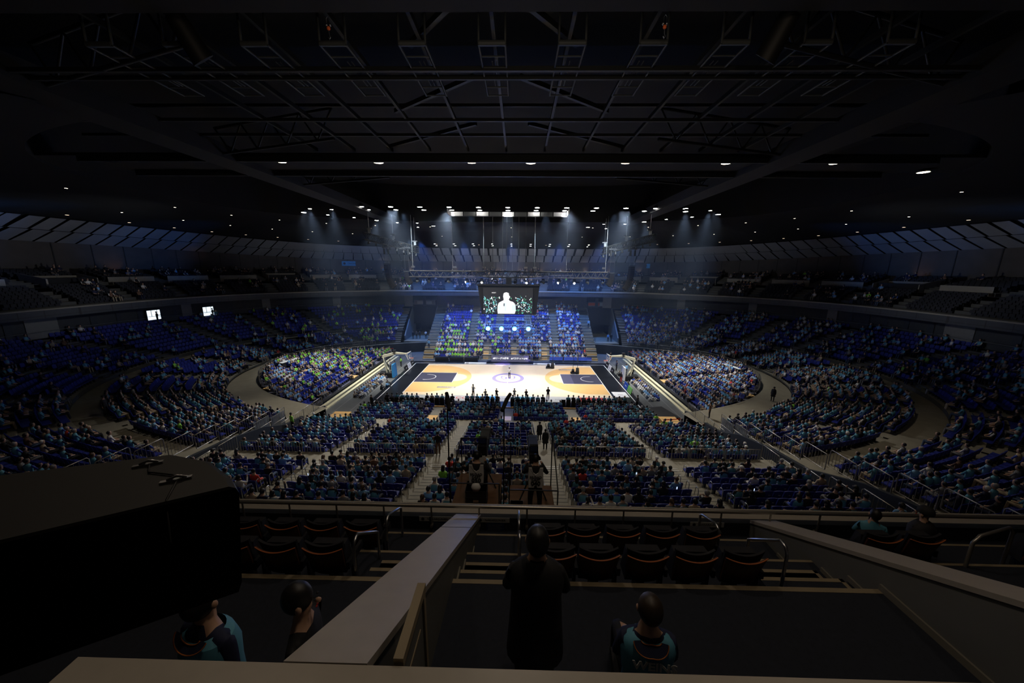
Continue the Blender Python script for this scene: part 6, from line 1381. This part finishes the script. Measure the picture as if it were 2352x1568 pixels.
# slanted side trusses
for s in (-1, 1):
    side = 'left' if s < 0 else 'right'
    t = thing('side_truss', 'dark slanting lighting truss high on the %s' % side, 'truss', (0, 0, 0)); a, b_ = Vector((s*19.5, -2.5, 21.2)), Vector((s*13.7, 3.0, 19.6)); off = [Vector((0, 0, 0)), Vector((0, 0, -.9)), Vector((s*.5, .5, 0)), Vector((s*.5, .5, -.9))]
    b = MB()
    for o_ in off: b.tube([a+o_, b_+o_], .06, 5)
    b.build('chord', 'girder', t); b = MB()
    for k in range(12):
        p, q = a.lerp(b_, k/12), a.lerp(b_, (k+1)/12)
        for o1, o2 in ((0, 1), (2, 3), (0, 3)): b.tube([p+off[o1], q+off[o2]], .035, 4); b.tube([q+off[o1], q+off[o2]], .03, 4)
    b.build('web', 'girder', t)
    for k in range(8):
        p = a.lerp(b_, (k+.5)/8)-Vector((0, 0, 1.1)); q = thing('truss_lamp', 'black spot lamp under the slanting truss on the %s, %s from its near end' % (side, ORD[k]), 'stage lamp', p); MB().tube([(0, 0, 0), (0, -.1, -.35)], [.1, .15], 8).build('body', 'black', q); MB().tube([(0, 0, 0), (0, 0, .25)], .03, 4).build('clamp', 'dark_steel', q)
    for i, f in enumerate((.08, .5, .92)):
        p = a.lerp(b_, f); cable(p.x, p.y, p.z, 23.8, 'bright suspension cable of the slanting truss on the %s, %s' % (side, ORD[i]), .045, 'chrome')
        q = thing('chain_hoist', 'chrome chain hoist on the slanting truss, %s side, %s' % (side, ORD[i]), 'hoist', p+Vector((0, 0, .1))); MB().box((-.35, -.15, .5), (.35, .15, .65)).build('beam', 'chrome', q); MB().box((-.12, -.12, 0), (.2, .12, .5)).build('motor', 'steel_grey', q)
    # line arrays
    for i, (x, y, zt, zb_, n_) in enumerate(((17.6, 0, 16.95, 13.8, 12), (15.2, 1.5, 15.9, 14.2, 9))):
        q = thing('line_array', '%s curved line array of black loudspeakers on the %s' % (('large outer', 'smaller inner')[i], side), 'loudspeaker', (s*x, y, zt)); H = (zt-zb_)/n_
        prev = Vector((0, 0, 0)); ang = 0
        cab = MB(); 
        for k in range(n_):
            ang = .02+.75*(k/n_)**1.8; nxt = prev+Vector((-s*math.sin(ang)*H*1.1, 0, -math.cos(ang)*H*1.1)); dpt = .55
            cc = (prev+nxt)/2; mt = Matrix.Translation(cc) @ Matrix.Rotation(s*ang, 4, 'Y'); c_ = MB(); c_.box((-.32, -.45, -H*.53), (.32, .45, H*.50), 0, mt); c_.build('cabinet', 'array_black', q); prev = nxt
        MB().box((-.4, -.45, .05), (.4, .45, .15)).build('bumper', 'dark_steel', q)
        b = MB()
        for yy in (-.3, .3): b.tube([(yy, 0, .15), (yy, 0, 19.4-zt+.3)], .025, 5)
        b.build('cable', 'chrome', q); b = MB()
        for yy in (-.3, .3): b.box((yy-.1, -.1, 18.9-zt-.5), (yy+.1, .1, 18.9-zt+.3))
        b.build('chain_bag', 'black', q); MB().box((-.6, -.15, 19.3-zt), (.6, .15, 19.5-zt)).build('spreader', 'chrome', q)
# hall haze
hz = MB(); hz.box((-26, -8, 4), (26, 28, 23.6)); m = bpy.data.materials.new('haze'); m.use_nodes = True; nt = m.node_tree; nt.nodes.clear()
out = nt.nodes.new('ShaderNodeOutputMaterial'); vs_ = nt.nodes.new('ShaderNodeVolumeScatter'); vs_.inputs['Density'].default_value = HAZE; vs_.inputs['Color'].default_value = (.5, .68, 1, 1); vs_.inputs['Anisotropy'].default_value = .35  # blue stage light is put into the scatter colour of white haze
nt.links.new(vs_.outputs[0], out.inputs['Volume']); MATS['haze'] = m; o = hz.build('haze', 'haze', label='thin stage haze hanging in the hall, tinted blue for the stage light', cat='haze', kind='stuff')
